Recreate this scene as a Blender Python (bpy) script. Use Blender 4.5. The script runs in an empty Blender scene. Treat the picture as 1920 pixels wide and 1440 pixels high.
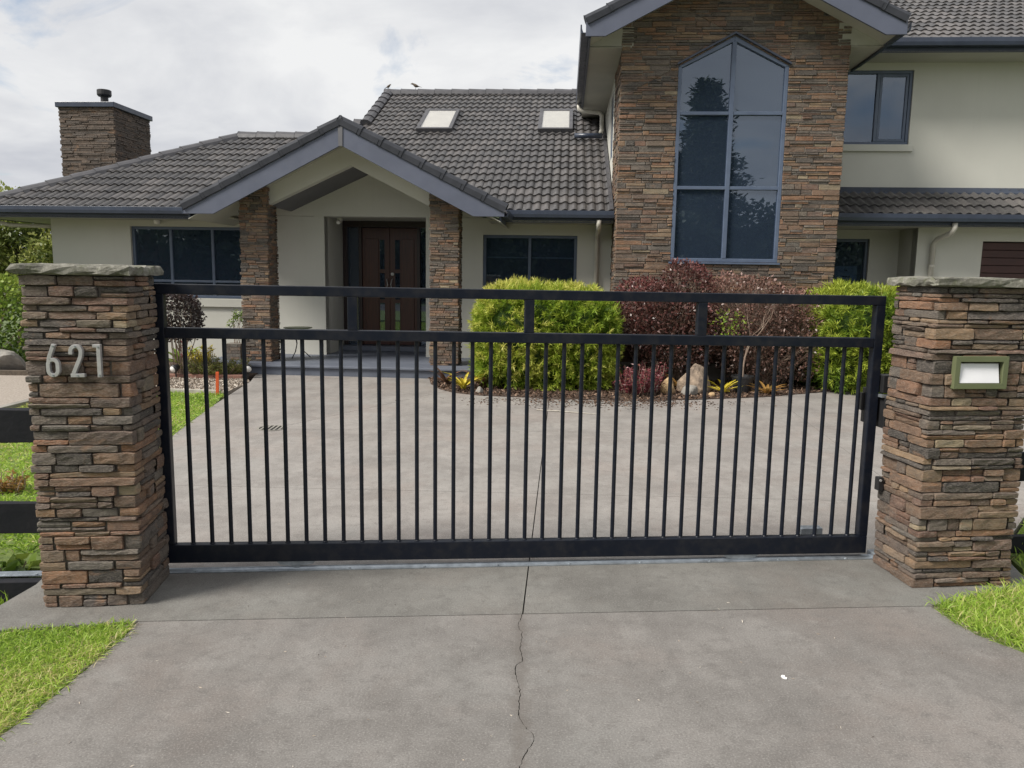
import bpy, bmesh, math, random
import numpy as np
from mathutils import Vector, Matrix

sc = bpy.context.scene
COL = sc.collection
rnd = random.Random(7)
rng = np.random.default_rng(11)

# ------------------------------------------------------------------ camera
EYE = Vector((0, 0, 1.6)); PITCH = math.radians(8.0); ROLL = 0.015
cam_d = bpy.data.cameras.new('camera'); cam = bpy.data.objects.new('camera', cam_d); COL.objects.link(cam)
cam_d.sensor_width = 36.0; cam_d.lens = 36.0 * 1442 / 1920; cam_d.clip_start = 0.05; cam_d.clip_end = 3000
_f = Vector((0, math.cos(PITCH), -math.sin(PITCH))); _d = Vector((0, -math.sin(PITCH), -math.cos(PITCH))); _r = Vector((1, 0, 0))
cX = _r * math.cos(ROLL) - _d * math.sin(ROLL); cD = _r * math.sin(ROLL) + _d * math.cos(ROLL)
mw = Matrix.Identity(4)
for i in range(3):
    mw[i][0] = cX[i]; mw[i][1] = -cD[i]; mw[i][2] = -_f[i]; mw[i][3] = EYE[i]
cam.matrix_world = mw
sc.camera = cam

# ------------------------------------------------------------------ sky and sun
SUN = Vector((-0.62, -0.32, 0.71)).normalized()
SUN_EL = math.asin(SUN.z); SUN_ROT = math.atan2(SUN.x, SUN.y)
world = bpy.data.worlds.new('World'); sc.world = world; world.use_nodes = True
wn = world.node_tree.nodes; wl = world.node_tree.links; wn.clear()
def N(t, **k):
    n = wn.new(t)
    for a, b in k.items(): setattr(n, a, b)
    return n
out = N('ShaderNodeOutputWorld'); bg_sky = N('ShaderNodeBackground'); bg_cl = N('ShaderNodeBackground'); mixs = N('ShaderNodeMixShader')
sky = N('ShaderNodeTexSky', sky_type='NISHITA'); sky.sun_disc = False; sky.sun_elevation = SUN_EL; sky.sun_rotation = SUN_ROT
wl.new(sky.outputs[0], bg_sky.inputs[0]); bg_sky.inputs[1].default_value = 0.11
tc = N('ShaderNodeTexCoord'); sep = N('ShaderNodeSeparateXYZ'); wl.new(tc.outputs['Generated'], sep.inputs[0])
ab = N('ShaderNodeMath', operation='MAXIMUM'); wl.new(sep.outputs[2], ab.inputs[0]); ab.inputs[1].default_value = 0.0
ad = N('ShaderNodeMath', operation='ADD'); wl.new(ab.outputs[0], ad.inputs[0]); ad.inputs[1].default_value = 0.22
dx = N('ShaderNodeMath', operation='DIVIDE'); wl.new(sep.outputs[0], dx.inputs[0]); wl.new(ad.outputs[0], dx.inputs[1])
dy = N('ShaderNodeMath', operation='DIVIDE'); wl.new(sep.outputs[1], dy.inputs[0]); wl.new(ad.outputs[0], dy.inputs[1])
cb = N('ShaderNodeCombineXYZ'); wl.new(dx.outputs[0], cb.inputs[0]); wl.new(dy.outputs[0], cb.inputs[1]); cb.inputs[2].default_value = 3.7
n1 = N('ShaderNodeTexNoise'); n1.inputs['Scale'].default_value = 1.9; n1.inputs['Detail'].default_value = 9; n1.inputs['Roughness'].default_value = 0.58; n1.inputs['Distortion'].default_value = 0.5
wl.new(cb.outputs[0], n1.inputs['Vector'])
r1 = N('ShaderNodeValToRGB'); r1.color_ramp.elements[0].position = 0.30; r1.color_ramp.elements[0].color = (0.25, 0.25, 0.25, 1); r1.color_ramp.elements[1].position = 0.435; r1.color_ramp.elements[1].color = (1, 1, 1, 1)
wl.new(n1.outputs['Fac'], r1.inputs[0])
n2 = N('ShaderNodeTexNoise'); n2.inputs['Scale'].default_value = 1.5; n2.inputs['Detail'].default_value = 7; n2.inputs['Roughness'].default_value = 0.55; n2.inputs['Distortion'].default_value = 0.3
wl.new(cb.outputs[0], n2.inputs['Vector'])
r2 = N('ShaderNodeValToRGB'); r2.color_ramp.elements[0].position = 0.34; r2.color_ramp.elements[0].color = (0.49, 0.505, 0.545, 1); r2.color_ramp.elements[1].position = 0.62; r2.color_ramp.elements[1].color = (0.73, 0.735, 0.74, 1)
wl.new(n2.outputs['Fac'], r2.inputs[0])
wl.new(r2.outputs[0], bg_cl.inputs[0]); bg_cl.inputs[1].default_value = 1.0
wl.new(r1.outputs[0], mixs.inputs[0]); wl.new(bg_sky.outputs[0], mixs.inputs[1]); wl.new(bg_cl.outputs[0], mixs.inputs[2]); wl.new(mixs.outputs[0], out.inputs[0])
sd = bpy.data.lights.new('sun', 'SUN'); sd.energy = 4.4; sd.angle = math.radians(20); sd.color = (1.0, 0.95, 0.87)
so = bpy.data.objects.new('sun', sd); COL.objects.link(so); so.rotation_euler = SUN.to_track_quat('Z', 'Y').to_euler(); so.location = SUN * 40
sc.view_settings.view_transform = 'Standard'; sc.view_settings.look = 'None'; sc.view_settings.gamma = 1; sc.view_settings.use_curve_mapping = False
sc.view_settings.exposure = 0.27
sc.render.engine = 'CYCLES'; sc.cycles.max_bounces = 6; sc.cycles.transparent_max_bounces = 8; sc.cycles.use_denoising = True

# ------------------------------------------------------------------ materials
def mat_new(name):
    m = bpy.data.materials.new(name); m.use_nodes = True
    nt = m.node_tree; b = nt.nodes['Principled BSDF']
    return m, nt, b
def nd(nt, t, **k):
    n = nt.nodes.new(t)
    for a, b in k.items(): setattr(n, a, b)
    return n
def ramp(nt, fac, stops, interp='LINEAR'):
    r = nd(nt, 'ShaderNodeValToRGB'); cr = r.color_ramp; cr.interpolation = interp
    while len(cr.elements) < len(stops): cr.elements.new(0.5)
    for e, (p, c) in zip(cr.elements, stops):
        e.position = p; e.color = (*c, 1) if len(c) == 3 else c
    nt.links.new(fac, r.inputs[0]); return r.outputs[0]
def noise(nt, scale, detail=5, rough=0.55, vec=None, dist=0.0):
    n = nd(nt, 'ShaderNodeTexNoise'); n.inputs['Scale'].default_value = scale; n.inputs['Detail'].default_value = detail
    n.inputs['Roughness'].default_value = rough; n.inputs['Distortion'].default_value = dist
    if vec is None:
        t = nd(nt, 'ShaderNodeTexCoord'); vec = t.outputs['Object']
    nt.links.new(vec, n.inputs['Vector']); return n.outputs['Fac']
def mixc(nt, fac, a, b, mode='MIX'):
    m = nd(nt, 'ShaderNodeMix', data_type='RGBA', blend_type=mode)
    for s, v in ((0, fac), (6, a), (7, b)):
        if isinstance(v, (int, float)): m.inputs[s].default_value = v
        elif isinstance(v, tuple): m.inputs[s].default_value = (*v, 1)
        else: nt.links.new(v, m.inputs[s])
    return m.outputs[2]
def bump(nt, b, h, strength=0.4, dist=0.01):
    n = nd(nt, 'ShaderNodeBump'); n.inputs['Strength'].default_value = strength; n.inputs['Distance'].default_value = dist
    nt.links.new(h, n.inputs['Height']); nt.links.new(n.outputs[0], b.inputs['Normal'])
def M(name, c1, c2=None, scale=4.0, rough=0.6, bmp=0.0, bscale=60.0, bdist=0.004, metal=0.0, spec=0.5, lo=0.35, hi=0.65, rvar=0.0):
    m, nt, b = mat_new(name)
    if c2 is None: c2 = tuple(x * 0.82 for x in c1)
    f = noise(nt, scale, 6, 0.6)
    nt.links.new(ramp(nt, f, [(lo, c1), (hi, c2)]), b.inputs['Base Color'])
    b.inputs['Roughness'].default_value = rough; b.inputs['Metallic'].default_value = metal; b.inputs['Specular IOR Level'].default_value = spec
    if rvar:
        nt.links.new(ramp(nt, noise(nt, scale * 3, 5), [(0.3, (rough - rvar,) * 3), (0.7, (rough + rvar,) * 3)]), b.inputs['Roughness'])
    if bmp: bump(nt, b, noise(nt, bscale, 4), bmp, bdist)
    return m
def tone_attr(nt, name='tone'):
    a = nd(nt, 'ShaderNodeAttribute'); a.attribute_name = name; return a.outputs['Fac']

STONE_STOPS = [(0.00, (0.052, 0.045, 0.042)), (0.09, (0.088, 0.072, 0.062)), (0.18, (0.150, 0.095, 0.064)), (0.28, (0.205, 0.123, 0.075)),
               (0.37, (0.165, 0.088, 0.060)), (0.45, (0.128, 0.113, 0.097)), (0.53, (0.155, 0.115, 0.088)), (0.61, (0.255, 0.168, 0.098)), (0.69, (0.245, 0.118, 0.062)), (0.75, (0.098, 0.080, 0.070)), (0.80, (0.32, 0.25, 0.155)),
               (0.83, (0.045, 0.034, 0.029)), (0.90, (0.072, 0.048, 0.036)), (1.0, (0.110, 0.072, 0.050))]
def stone_mat(name, gain, nscale, bstr):
    m, nt, b = mat_new(name)
    t = tone_attr(nt)
    base = ramp(nt, t, [(p, tuple(min(1, c * gain) for c in col)) for p, col in STONE_STOPS])
    tcn = nd(nt, 'ShaderNodeTexCoord'); mp = nd(nt, 'ShaderNodeMapping'); mp.inputs['Scale'].default_value = (1, 1, 2.6); nt.links.new(tcn.outputs['Object'], mp.inputs[0])
    big = noise(nt, nscale, 6, 0.65, mp.outputs[0], 0.6)
    c = mixc(nt, ramp(nt, big, [(0.36, (0, 0, 0)), (0.66, (1, 1, 1))]), base, mixc(nt, 1.0, base, (0.48, 0.50, 0.55), 'MULTIPLY'))
    rust = noise(nt, nscale * 0.55, 5, 0.6, mp.outputs[0], 1.0)
    c = mixc(nt, ramp(nt, rust, [(0.59, (0, 0, 0)), (0.74, (0.6, 0.6, 0.6))]), c, (0.27 * gain, 0.135 * gain, 0.060 * gain))
    fine = noise(nt, nscale * 7, 5, 0.7, mp.outputs[0])
    c = mixc(nt, ramp(nt, fine, [(0.42, (0, 0, 0)), (0.72, (0.35, 0.35, 0.35))]), c, (0.40 * gain, 0.36 * gain, 0.30 * gain))
    nt.links.new(c, b.inputs['Base Color']); b.inputs['Roughness'].default_value = 0.72; b.inputs['Specular IOR Level'].default_value = 0.35
    h = nd(nt, 'ShaderNodeMath', operation='ADD'); nt.links.new(big, h.inputs[0]); nt.links.new(fine, h.inputs[1])
    bump(nt, b, h.outputs[0], bstr, 0.012)
    return m
MS_PILLAR = stone_mat('schist_pillar', 1.08, 11.0, 0.75)
MS_HOUSE = stone_mat('schist_house', 1.0, 6.0, 0.5)
M_MORTAR = M('mortar_dark', (0.16, 0.14, 0.12), (0.085, 0.075, 0.065), 20, 0.9, 0.6, 80)
M_MORTAR2 = M('mortar_pale', (0.25, 0.225, 0.195), (0.13, 0.118, 0.103), 12, 0.9, 0.5, 80)
def cap_mat():
    m, nt, b = mat_new('cap_stone')
    a = noise(nt, 9, 7, 0.65); f = noise(nt, 60, 5, 0.7)
    c = ramp(nt, a, [(0.3, (0.06, 0.058, 0.047)), (0.5, (0.14, 0.135, 0.112)), (0.7, (0.26, 0.25, 0.215))])
    c = mixc(nt, ramp(nt, noise(nt, 16, 5, 0.6, None, 0.5), [(0.5, (0, 0, 0)), (0.65, (0.7, 0.7, 0.7))]), c, (0.085, 0.092, 0.048))
    c = mixc(nt, ramp(nt, f, [(0.5, (0, 0, 0)), (0.75, (0.5, 0.5, 0.5))]), c, (0.38, 0.365, 0.325))
    nt.links.new(c, b.inputs['Base Color']); b.inputs['Roughness'].default_value = 0.85
    bump(nt, b, a, 0.8, 0.02); return m
M_CAP = cap_mat()
def plaster_mat():
    m, nt, b = mat_new('plaster')
    c = ramp(nt, noise(nt, 0.9, 6, 0.6), [(0.3, (0.55, 0.545, 0.495)), (0.7, (0.505, 0.50, 0.455))])
    tcn = nd(nt, 'ShaderNodeTexCoord'); mp = nd(nt, 'ShaderNodeMapping'); mp.inputs['Scale'].default_value = (5, 5, 0.35); nt.links.new(tcn.outputs['Object'], mp.inputs[0])
    s = noise(nt, 1.5, 5, 0.6, mp.outputs[0])
    c = mixc(nt, ramp(nt, s, [(0.55, (0, 0, 0)), (0.85, (0.22, 0.22, 0.22))]), c, (0.42, 0.413, 0.37))
    nt.links.new(c, b.inputs['Base Color']); b.inputs['Roughness'].default_value = 0.85
    bump(nt, b, noise(nt, 120, 4, 0.7), 0.35, 0.004); return m
M_PLASTER = plaster_mat()
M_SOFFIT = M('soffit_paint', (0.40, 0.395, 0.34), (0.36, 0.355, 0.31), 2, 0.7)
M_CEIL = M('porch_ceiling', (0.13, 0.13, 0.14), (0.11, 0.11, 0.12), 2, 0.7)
M_BARGE = M('barge_tile', (0.046, 0.049, 0.060), (0.032, 0.035, 0.043), 5, 0.75, 0.3, 60, spec=0.25)
M_FASCIA = M('fascia_paint', (0.092, 0.104, 0.146), (0.080, 0.091, 0.128), 3, 0.5, 0.05, 30, rvar=0.1)
M_GUTTER = M('gutter_paint', (0.040, 0.052, 0.080), (0.030, 0.038, 0.060), 3, 0.35, rvar=0.08)
M_FRAME = M('aluminium_frame', (0.095, 0.125, 0.185), (0.075, 0.10, 0.155), 5, 0.38, rvar=0.08)
def tile_mat():
    m, nt, b = mat_new('concrete_tile')
    t = tone_attr(nt)
    base = ramp(nt, t, [(0, (0.046, 0.044, 0.046)), (0.5, (0.068, 0.064, 0.065)), (1, (0.104, 0.095, 0.093))])
    c = mixc(nt, ramp(nt, noise(nt, 1.3, 6, 0.65), [(0.4, (0, 0, 0)), (0.7, (0.6, 0.6, 0.6))]), base, (0.046, 0.045, 0.046))
    c = mixc(nt, ramp(nt, noise(nt, 22, 5, 0.7), [(0.54, (0, 0, 0)), (0.70, (0.6, 0.6, 0.6))]), c, (0.185, 0.18, 0.16))
    nt.links.new(c, b.inputs['Base Color']); b.inputs['Roughness'].default_value = 0.48; b.inputs['Specular IOR Level'].default_value = 0.5
    nt.links.new(ramp(nt, noise(nt, 6, 5), [(0.3, (0.38,) * 3), (0.7, (0.60,) * 3)]), b.inputs['Roughness'])
    bump(nt, b, noise(nt, 90, 4, 0.7), 0.25, 0.004); return m
M_TILE = tile_mat()
M_RIDGE = M('ridge_tile', (0.075, 0.073, 0.080), (0.050, 0.050, 0.056), 5, 0.5, 0.3, 60, rvar=0.12)
def glass_mat(name, tint, ior=1.75, refl=(0.86, 0.93, 1.0), film_haze=(0.30, 0.42, 0.62), fk=0.058):
    m, nt, b = mat_new(name); nt.nodes.remove(b)
    o = nt.nodes['Material Output']
    tr = nd(nt, 'ShaderNodeBsdfTransparent'); tr.inputs[0].default_value = (*tint, 1)
    gl = nd(nt, 'ShaderNodeBsdfGlossy'); gl.inputs[0].default_value = (*refl, 1); gl.inputs['Roughness'].default_value = 0.004
    fr = nd(nt, 'ShaderNodeFresnel'); fr.inputs[0].default_value = ior
    bp = nd(nt, 'ShaderNodeBump'); bp.inputs['Strength'].default_value = 0.012; bp.inputs['Distance'].default_value = 0.05
    nt.links.new(noise(nt, 1.4, 2, 0.4), bp.inputs['Height']); nt.links.new(bp.outputs[0], gl.inputs['Normal'])
    ge = nd(nt, 'ShaderNodeNewGeometry'); iv = nd(nt, 'ShaderNodeMath', operation='SUBTRACT'); iv.inputs[0].default_value = 1.0; nt.links.new(ge.outputs['Backfacing'], iv.inputs[1]); fm = nd(nt, 'ShaderNodeMath', operation='MULTIPLY'); nt.links.new(fr.outputs[0], fm.inputs[0]); nt.links.new(iv.outputs[0], fm.inputs[1])
    df = nd(nt, 'ShaderNodeBsdfDiffuse'); df.inputs[0].default_value = (*film_haze, 1); m0 = nd(nt, 'ShaderNodeMixShader'); m0.inputs[0].default_value = fk; nt.links.new(tr.outputs[0], m0.inputs[1]); nt.links.new(df.outputs[0], m0.inputs[2])  # even diffuse haze: dust film plus back reflection put into the colour
    mx = nd(nt, 'ShaderNodeMixShader'); nt.links.new(fm.outputs[0], mx.inputs[0]); nt.links.new(m0.outputs[0], mx.inputs[1]); nt.links.new(gl.outputs[0], mx.inputs[2])
    nt.links.new(mx.outputs[0], o.inputs[0]); return m
M_GLASS = glass_mat('tinted_glass', (0.46, 0.54, 0.62), 2.25, (0.76, 0.86, 1.0))
M_SKYGLASS = glass_mat('skylight_glass', (0.97, 0.97, 0.97), 2.6, (1, 1, 1), (1, 1, 1), 0.02)
M_ROOM = M('dim_room', (0.30, 0.31, 0.32), (0.20, 0.21, 0.22), 1, 0.9)
M_BLIND = M('grey_blind', (0.16, 0.17, 0.17), (0.13, 0.14, 0.14), 2, 0.8)
M_WHITE = M('white_paint', (0.78, 0.77, 0.75), (0.72, 0.71, 0.69), 6, 0.6)
M_PIPE = M('downpipe_paint', (0.52, 0.50, 0.44), (0.45, 0.43, 0.38), 5, 0.45)
def wood_mat(name, c1, c2, rough):
    m, nt, b = mat_new(name)
    tcn = nd(nt, 'ShaderNodeTexCoord'); mp = nd(nt, 'ShaderNodeMapping'); mp.inputs['Scale'].default_value = (14, 14, 0.8); nt.links.new(tcn.outputs['Object'], mp.inputs[0])
    f = noise(nt, 3, 7, 0.65, mp.outputs[0], 0.4)
    nt.links.new(ramp(nt, f, [(0.35, c1), (0.65, c2)]), b.inputs['Base Color']); b.inputs['Roughness'].default_value = rough
    bump(nt, b, f, 0.12, 0.004); return m
M_DOOR = wood_mat('stained_door', (0.070, 0.020, 0.014), (0.038, 0.011, 0.009), 0.35)
M_DOORFRAME = wood_mat('dark_door_frame', (0.030, 0.016, 0.016), (0.018, 0.011, 0.012), 0.4)
M_GARAGE = M('garage_door', (0.065, 0.024, 0.022), (0.048, 0.018, 0.018), 3, 0.5)
M_PORCH = M('porch_tile', (0.125, 0.140, 0.175), (0.095, 0.108, 0.14), 3, 0.55, 0.15, 50)
M_STEEL = M('brushed_steel', (0.47, 0.465, 0.465), (0.38, 0.375, 0.375), 25, 0.38, metal=0.25, rvar=0.1)
def gate_mat():
    m, nt, b = mat_new('black_powder_coat')
    nt.links.new(ramp(nt, noise(nt, 14, 6, 0.7), [(0.45, (0.0042, 0.0070, 0.0145)), (0.72, (0.017, 0.018, 0.022))]), b.inputs['Base Color'])
    nt.links.new(ramp(nt, noise(nt, 8, 6, 0.7), [(0.3, (0.33,) * 3), (0.7, (0.50,) * 3)]), b.inputs['Roughness'])
    b.inputs['Specular IOR Level'].default_value = 0.30; return m
M_GATE = gate_mat()
M_GALV = M('galvanised_steel', (0.42, 0.46, 0.50), (0.28, 0.31, 0.34), 18, 0.45, metal=0.7, rvar=0.12)
M_BLACKWOOD = M('black_stained_timber', (0.013, 0.014, 0.018), (0.020, 0.020, 0.024), 7, 0.7, 0.5, 35, spec=0.15)
M_OLIVE = M('olive_enamel', (0.135, 0.152, 0.080), (0.118, 0.133, 0.070), 8, 0.4)
M_PAPER = M('letterbox_flap', (0.80, 0.80, 0.84), (0.74, 0.74, 0.78), 5, 0.5)
M_BLACK = M('black_plastic', (0.012, 0.012, 0.013), (0.02, 0.02, 0.022), 9, 0.5)
M_ORANGE = M('orange_paint', (0.72, 0.12, 0.03), (0.60, 0.09, 0.025), 9, 0.6)
M_TIMBER = M('grey_timber', (0.42, 0.39, 0.34), (0.30, 0.28, 0.24), 12, 0.85, 0.4, 50)
M_TERRA = M('red_edging', (0.24, 0.12, 0.085), (0.17, 0.09, 0.07), 9, 0.85, 0.3, 50)
M_ROCK = M('boulder', (0.34, 0.26, 0.19), (0.15, 0.115, 0.088), 9, 0.85, 0.8, 18, 0.02)
M_ROCKG = M('boulder_grey', (0.30, 0.28, 0.25), (0.17, 0.16, 0.145), 6, 0.85, 0.8, 18, 0.02)
M_ROCKO = M('boulder_orange', (0.46, 0.32, 0.17), (0.30, 0.20, 0.11), 6, 0.85, 0.8, 18, 0.02)
M_MULCH = M('bark_mulch', (0.085, 0.055, 0.040), (0.045, 0.030, 0.023), 30, 0.95, 0.9, 50, 0.02)
M_GRAVEL = M('gravel_path', (0.40, 0.35, 0.30), (0.25, 0.215, 0.185), 45, 0.95, 0.9, 60, 0.02)
M_SOIL = M('lawn_soil', (0.15, 0.20, 0.045), (0.10, 0.145, 0.035), 14, 0.95, 0.7, 40, 0.02)
M_GROUND = M('far_ground', (0.085, 0.12, 0.035), (0.06, 0.085, 0.028), 0.4, 0.95)
M_ASPHALT = M('asphalt', (0.055, 0.055, 0.055), (0.045, 0.045, 0.046), 3, 0.9)
M_BARK = M('bark', (0.12, 0.095, 0.07), (0.07, 0.055, 0.042), 20, 0.9, 0.6, 40)
M_TWIG = M('pale_twig', (0.24, 0.18, 0.135), (0.16, 0.11, 0.085), 20, 0.8)
M_DEADTWIG = M('bleached_twig', (0.42, 0.36, 0.27), (0.30, 0.24, 0.17), 20, 0.8)
M_JOINT = M('joint_dirt', (0.045, 0.04, 0.034), (0.03, 0.028, 0.024), 12, 0.95)
def concrete_mat(name, gain, tint, crackline=False):
    m, nt, b = mat_new(name)
    tcn = nd(nt, 'ShaderNodeTexCoord'); v = tcn.outputs['Object']
    base = ramp(nt, noise(nt, 0.6, 5, 0.6, v), [(0.3, (0.262, 0.243, 0.229)), (0.5, (0.245, 0.231, 0.219)), (0.7, (0.226, 0.221, 0.211))])
    d1 = noise(nt, 1.5, 7, 0.64, v)
    c = mixc(nt, ramp(nt, d1, [(0.42, (0, 0, 0)), (0.66, (0.9, 0.9, 0.9))]), base, (0.146, 0.134, 0.126))
    br = noise(nt, 0.9, 6, 0.66, v, 0.2)
    c = mixc(nt, ramp(nt, br, [(0.50, (0, 0, 0)), (0.66, (0.5, 0.5, 0.5))]), c, (0.225, 0.185, 0.165))
    mp = nd(nt, 'ShaderNodeMapping'); mp.inputs['Scale'].default_value = (2.4, 0.30, 1); nt.links.new(v, mp.inputs[0])
    st = noise(nt, 1.4, 9, 0.72, mp.outputs[0])
    c = mixc(nt, ramp(nt, st, [(0.50, (0, 0, 0)), (0.66, (0.55, 0.55, 0.55))]), c, (0.158, 0.146, 0.138))
    li = noise(nt, 4.3, 9, 0.75, v)
    c = mixc(nt, ramp(nt, li, [(0.52, (0, 0, 0)), (0.68, (0.55, 0.55, 0.55))]), c, (0.315, 0.298, 0.283))
    md = noise(nt, 11, 8, 0.8, v)
    c = mixc(nt, ramp(nt, md, [(0.36, (0.75, 0.75, 0.75)), (0.50, (0, 0, 0))]), c, (0.150, 0.138, 0.130))
    sp = noise(nt, 130, 3, 0.8, v)
    c = mixc(nt, ramp(nt, sp, [(0.34, (0.65, 0.65, 0.65)), (0.48, (0, 0, 0))]), c, (0.120, 0.110, 0.104))
    c = mixc(nt, ramp(nt, sp, [(0.54, (0, 0, 0)), (0.68, (0.65, 0.65, 0.65))]), c, (0.400, 0.380, 0.360))
    if crackline:
        sx = nd(nt, 'ShaderNodeSeparateXYZ'); nt.links.new(v, sx.inputs[0])
        wv = nd(nt, 'ShaderNodeMath', operation='MULTIPLY_ADD'); nt.links.new(noise(nt, 9, 5, 0.7, v), wv.inputs[0]); wv.inputs[1].default_value = 0.16; wv.inputs[2].default_value = -0.13
        ax = nd(nt, 'ShaderNodeMath', operation='ADD'); nt.links.new(sx.outputs[0], ax.inputs[0]); nt.links.new(wv.outputs[0], ax.inputs[1])
        aa = nd(nt, 'ShaderNodeMath', operation='ABSOLUTE'); nt.links.new(ax.outputs[0], aa.inputs[0])
        c = mixc(nt, ramp(nt, aa.outputs[0], [(0.0, (0.55, 0.55, 0.55)), (0.045, (0, 0, 0))]), c, (0.135, 0.118, 0.105))
    c = mixc(nt, 1.0, c, tuple(gain * t for t in tint), 'MULTIPLY')
    nt.links.new(c, b.inputs['Base Color']); b.inputs['Roughness'].default_value = 0.72
    nt.links.new(ramp(nt, d1, [(0.3, (0.62,) * 3), (0.7, (0.85,) * 3)]), b.inputs['Roughness'])
    bump(nt, b, sp, 0.3, 0.003); return m
M_CONC = concrete_mat('driveway_concrete', 1.10, (1.0, .992, .98)); M_APRON = concrete_mat('apron_concrete', 0.79, (.99, .995, .985), True); M_STRIP = concrete_mat('gate_strip_concrete', 0.72, (.97, 1.0, .975))
M_CONC2 = M('plinth_concrete', (0.26, 0.245, 0.215), (0.19, 0.18, 0.16), 4, 0.85, 0.3, 60)
def leaf_mat(name, stops, rough=0.5, trans=0.3, spec=0.4):
    m, nt, b = mat_new(name)
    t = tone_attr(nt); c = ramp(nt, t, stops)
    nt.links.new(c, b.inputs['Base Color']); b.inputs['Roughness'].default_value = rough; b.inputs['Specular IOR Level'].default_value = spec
    tl = nd(nt, 'ShaderNodeBsdfTranslucent'); nt.links.new(c, tl.inputs[0])
    mx = nd(nt, 'ShaderNodeMixShader'); mx.inputs[0].default_value = trans
    nt.links.new(b.outputs[0], mx.inputs[1]); nt.links.new(tl.outputs[0], mx.inputs[2]); nt.links.new(mx.outputs[0], nt.nodes['Material Output'].inputs[0]); return m
ML_GRASS = leaf_mat('grass_blades', [(0, (0.105, 0.175, 0.024)), (0.5, (0.275, 0.430, 0.052)), (0.9, (0.450, 0.580, 0.105)), (1, (0.58, 0.52, 0.24))], 0.5, 0.45)
ML_GOLD = leaf_mat('golden_needles', [(0, (0.050, 0.105, 0.016)), (0.35, (0.190, 0.300, 0.028)), (0.72, (0.370, 0.455, 0.052)), (1, (0.62, 0.60, 0.15))], 0.5, 0.42)
ML_GREEN = leaf_mat('green_needles', [(0, (0.042, 0.085, 0.014)), (0.45, (0.150, 0.245, 0.024)), (1, (0.380, 0.440, 0.055))], 0.5, 0.3)
ML_RED = leaf_mat('burgundy_leaves', [(0, (0.050, 0.030, 0.024)), (0.4, (0.092, 0.045, 0.036)), (0.75, (0.140, 0.050, 0.046)), (1, (0.20, 0.068, 0.066))], 0.35, 0.2, 0.6)
ML_BROWN = leaf_mat('dull_bronze_leaves', [(0, (0.055, 0.042, 0.028)), (0.5, (0.140, 0.078, 0.060)), (1, (0.29, 0.155, 0.125))], 0.4, 0.2, 0.6)
ML_DARK = leaf_mat('dark_purple_leaves', [(0, (0.022, 0.018, 0.018)), (0.6, (0.050, 0.036, 0.034)), (1, (0.10, 0.06, 0.055))], 0.35, 0.15, 0.6)
ML_HEDGE = leaf_mat('hedge_leaves', [(0, (0.050, 0.100, 0.016)), (0.5, (0.140, 0.230, 0.030)), (1, (0.320, 0.400, 0.070))], 0.4, 0.3, 0.5)
ML_TREE = leaf_mat('tree_leaves', [(0, (0.100, 0.140, 0.035)), (0.5, (0.240, 0.285, 0.070)), (1, (0.440, 0.440, 0.150))], 0.45, 0.3)
ML_CONIFER = leaf_mat('conifer_needles', [(0, (0.030, 0.050, 0.030)), (1, (0.085, 0.115, 0.065))], 0.6, 0.1)
ML_YELLOW = leaf_mat('yellow_bromeliad', [(0, (0.20, 0.20, 0.02)), (0.5, (0.50, 0.40, 0.03)), (1, (0.70, 0.58, 0.10))], 0.4, 0.3)
ML_ORANGE = leaf_mat('orange_bromeliad', [(0, (0.16, 0.12, 0.03)), (0.5, (0.36, 0.20, 0.06)), (1, (0.52, 0.30, 0.11))], 0.4, 0.3)
ML_BRONZE = leaf_mat('bronze_bromeliad', [(0, (0.06, 0.035, 0.02)), (0.5, (0.14, 0.070, 0.045)), (1, (0.26, 0.14, 0.09))], 0.4, 0.2)
ML_PINK = leaf_mat('pink_succulent', [(0, (0.11, 0.028, 0.035)), (0.5, (0.21, 0.050, 0.062)), (0.85, (0.30, 0.09, 0.10)), (1, (0.48, 0.30, 0.14))], 0.4, 0.25)
ML_MULCHCHIP = leaf_mat('bark_chips', [(0, (0.035, 0.022, 0.016)), (0.6, (0.12, 0.075, 0.052)), (1, (0.24, 0.165, 0.12))], 0.9, 0.0, 0.2)
ML_PEBBLE = leaf_mat('pebbles', [(0, (0.20, 0.165, 0.13)), (0.6, (0.40, 0.34, 0.28)), (1, (0.60, 0.55, 0.48))], 0.8, 0.0, 0.3)
ML_JUNIPER = leaf_mat('juniper_needles', [(0, (0.06, 0.085, 0.02)), (0.5, (0.15, 0.165, 0.035)), (1, (0.27, 0.24, 0.06))], 0.6, 0.2)

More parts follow.
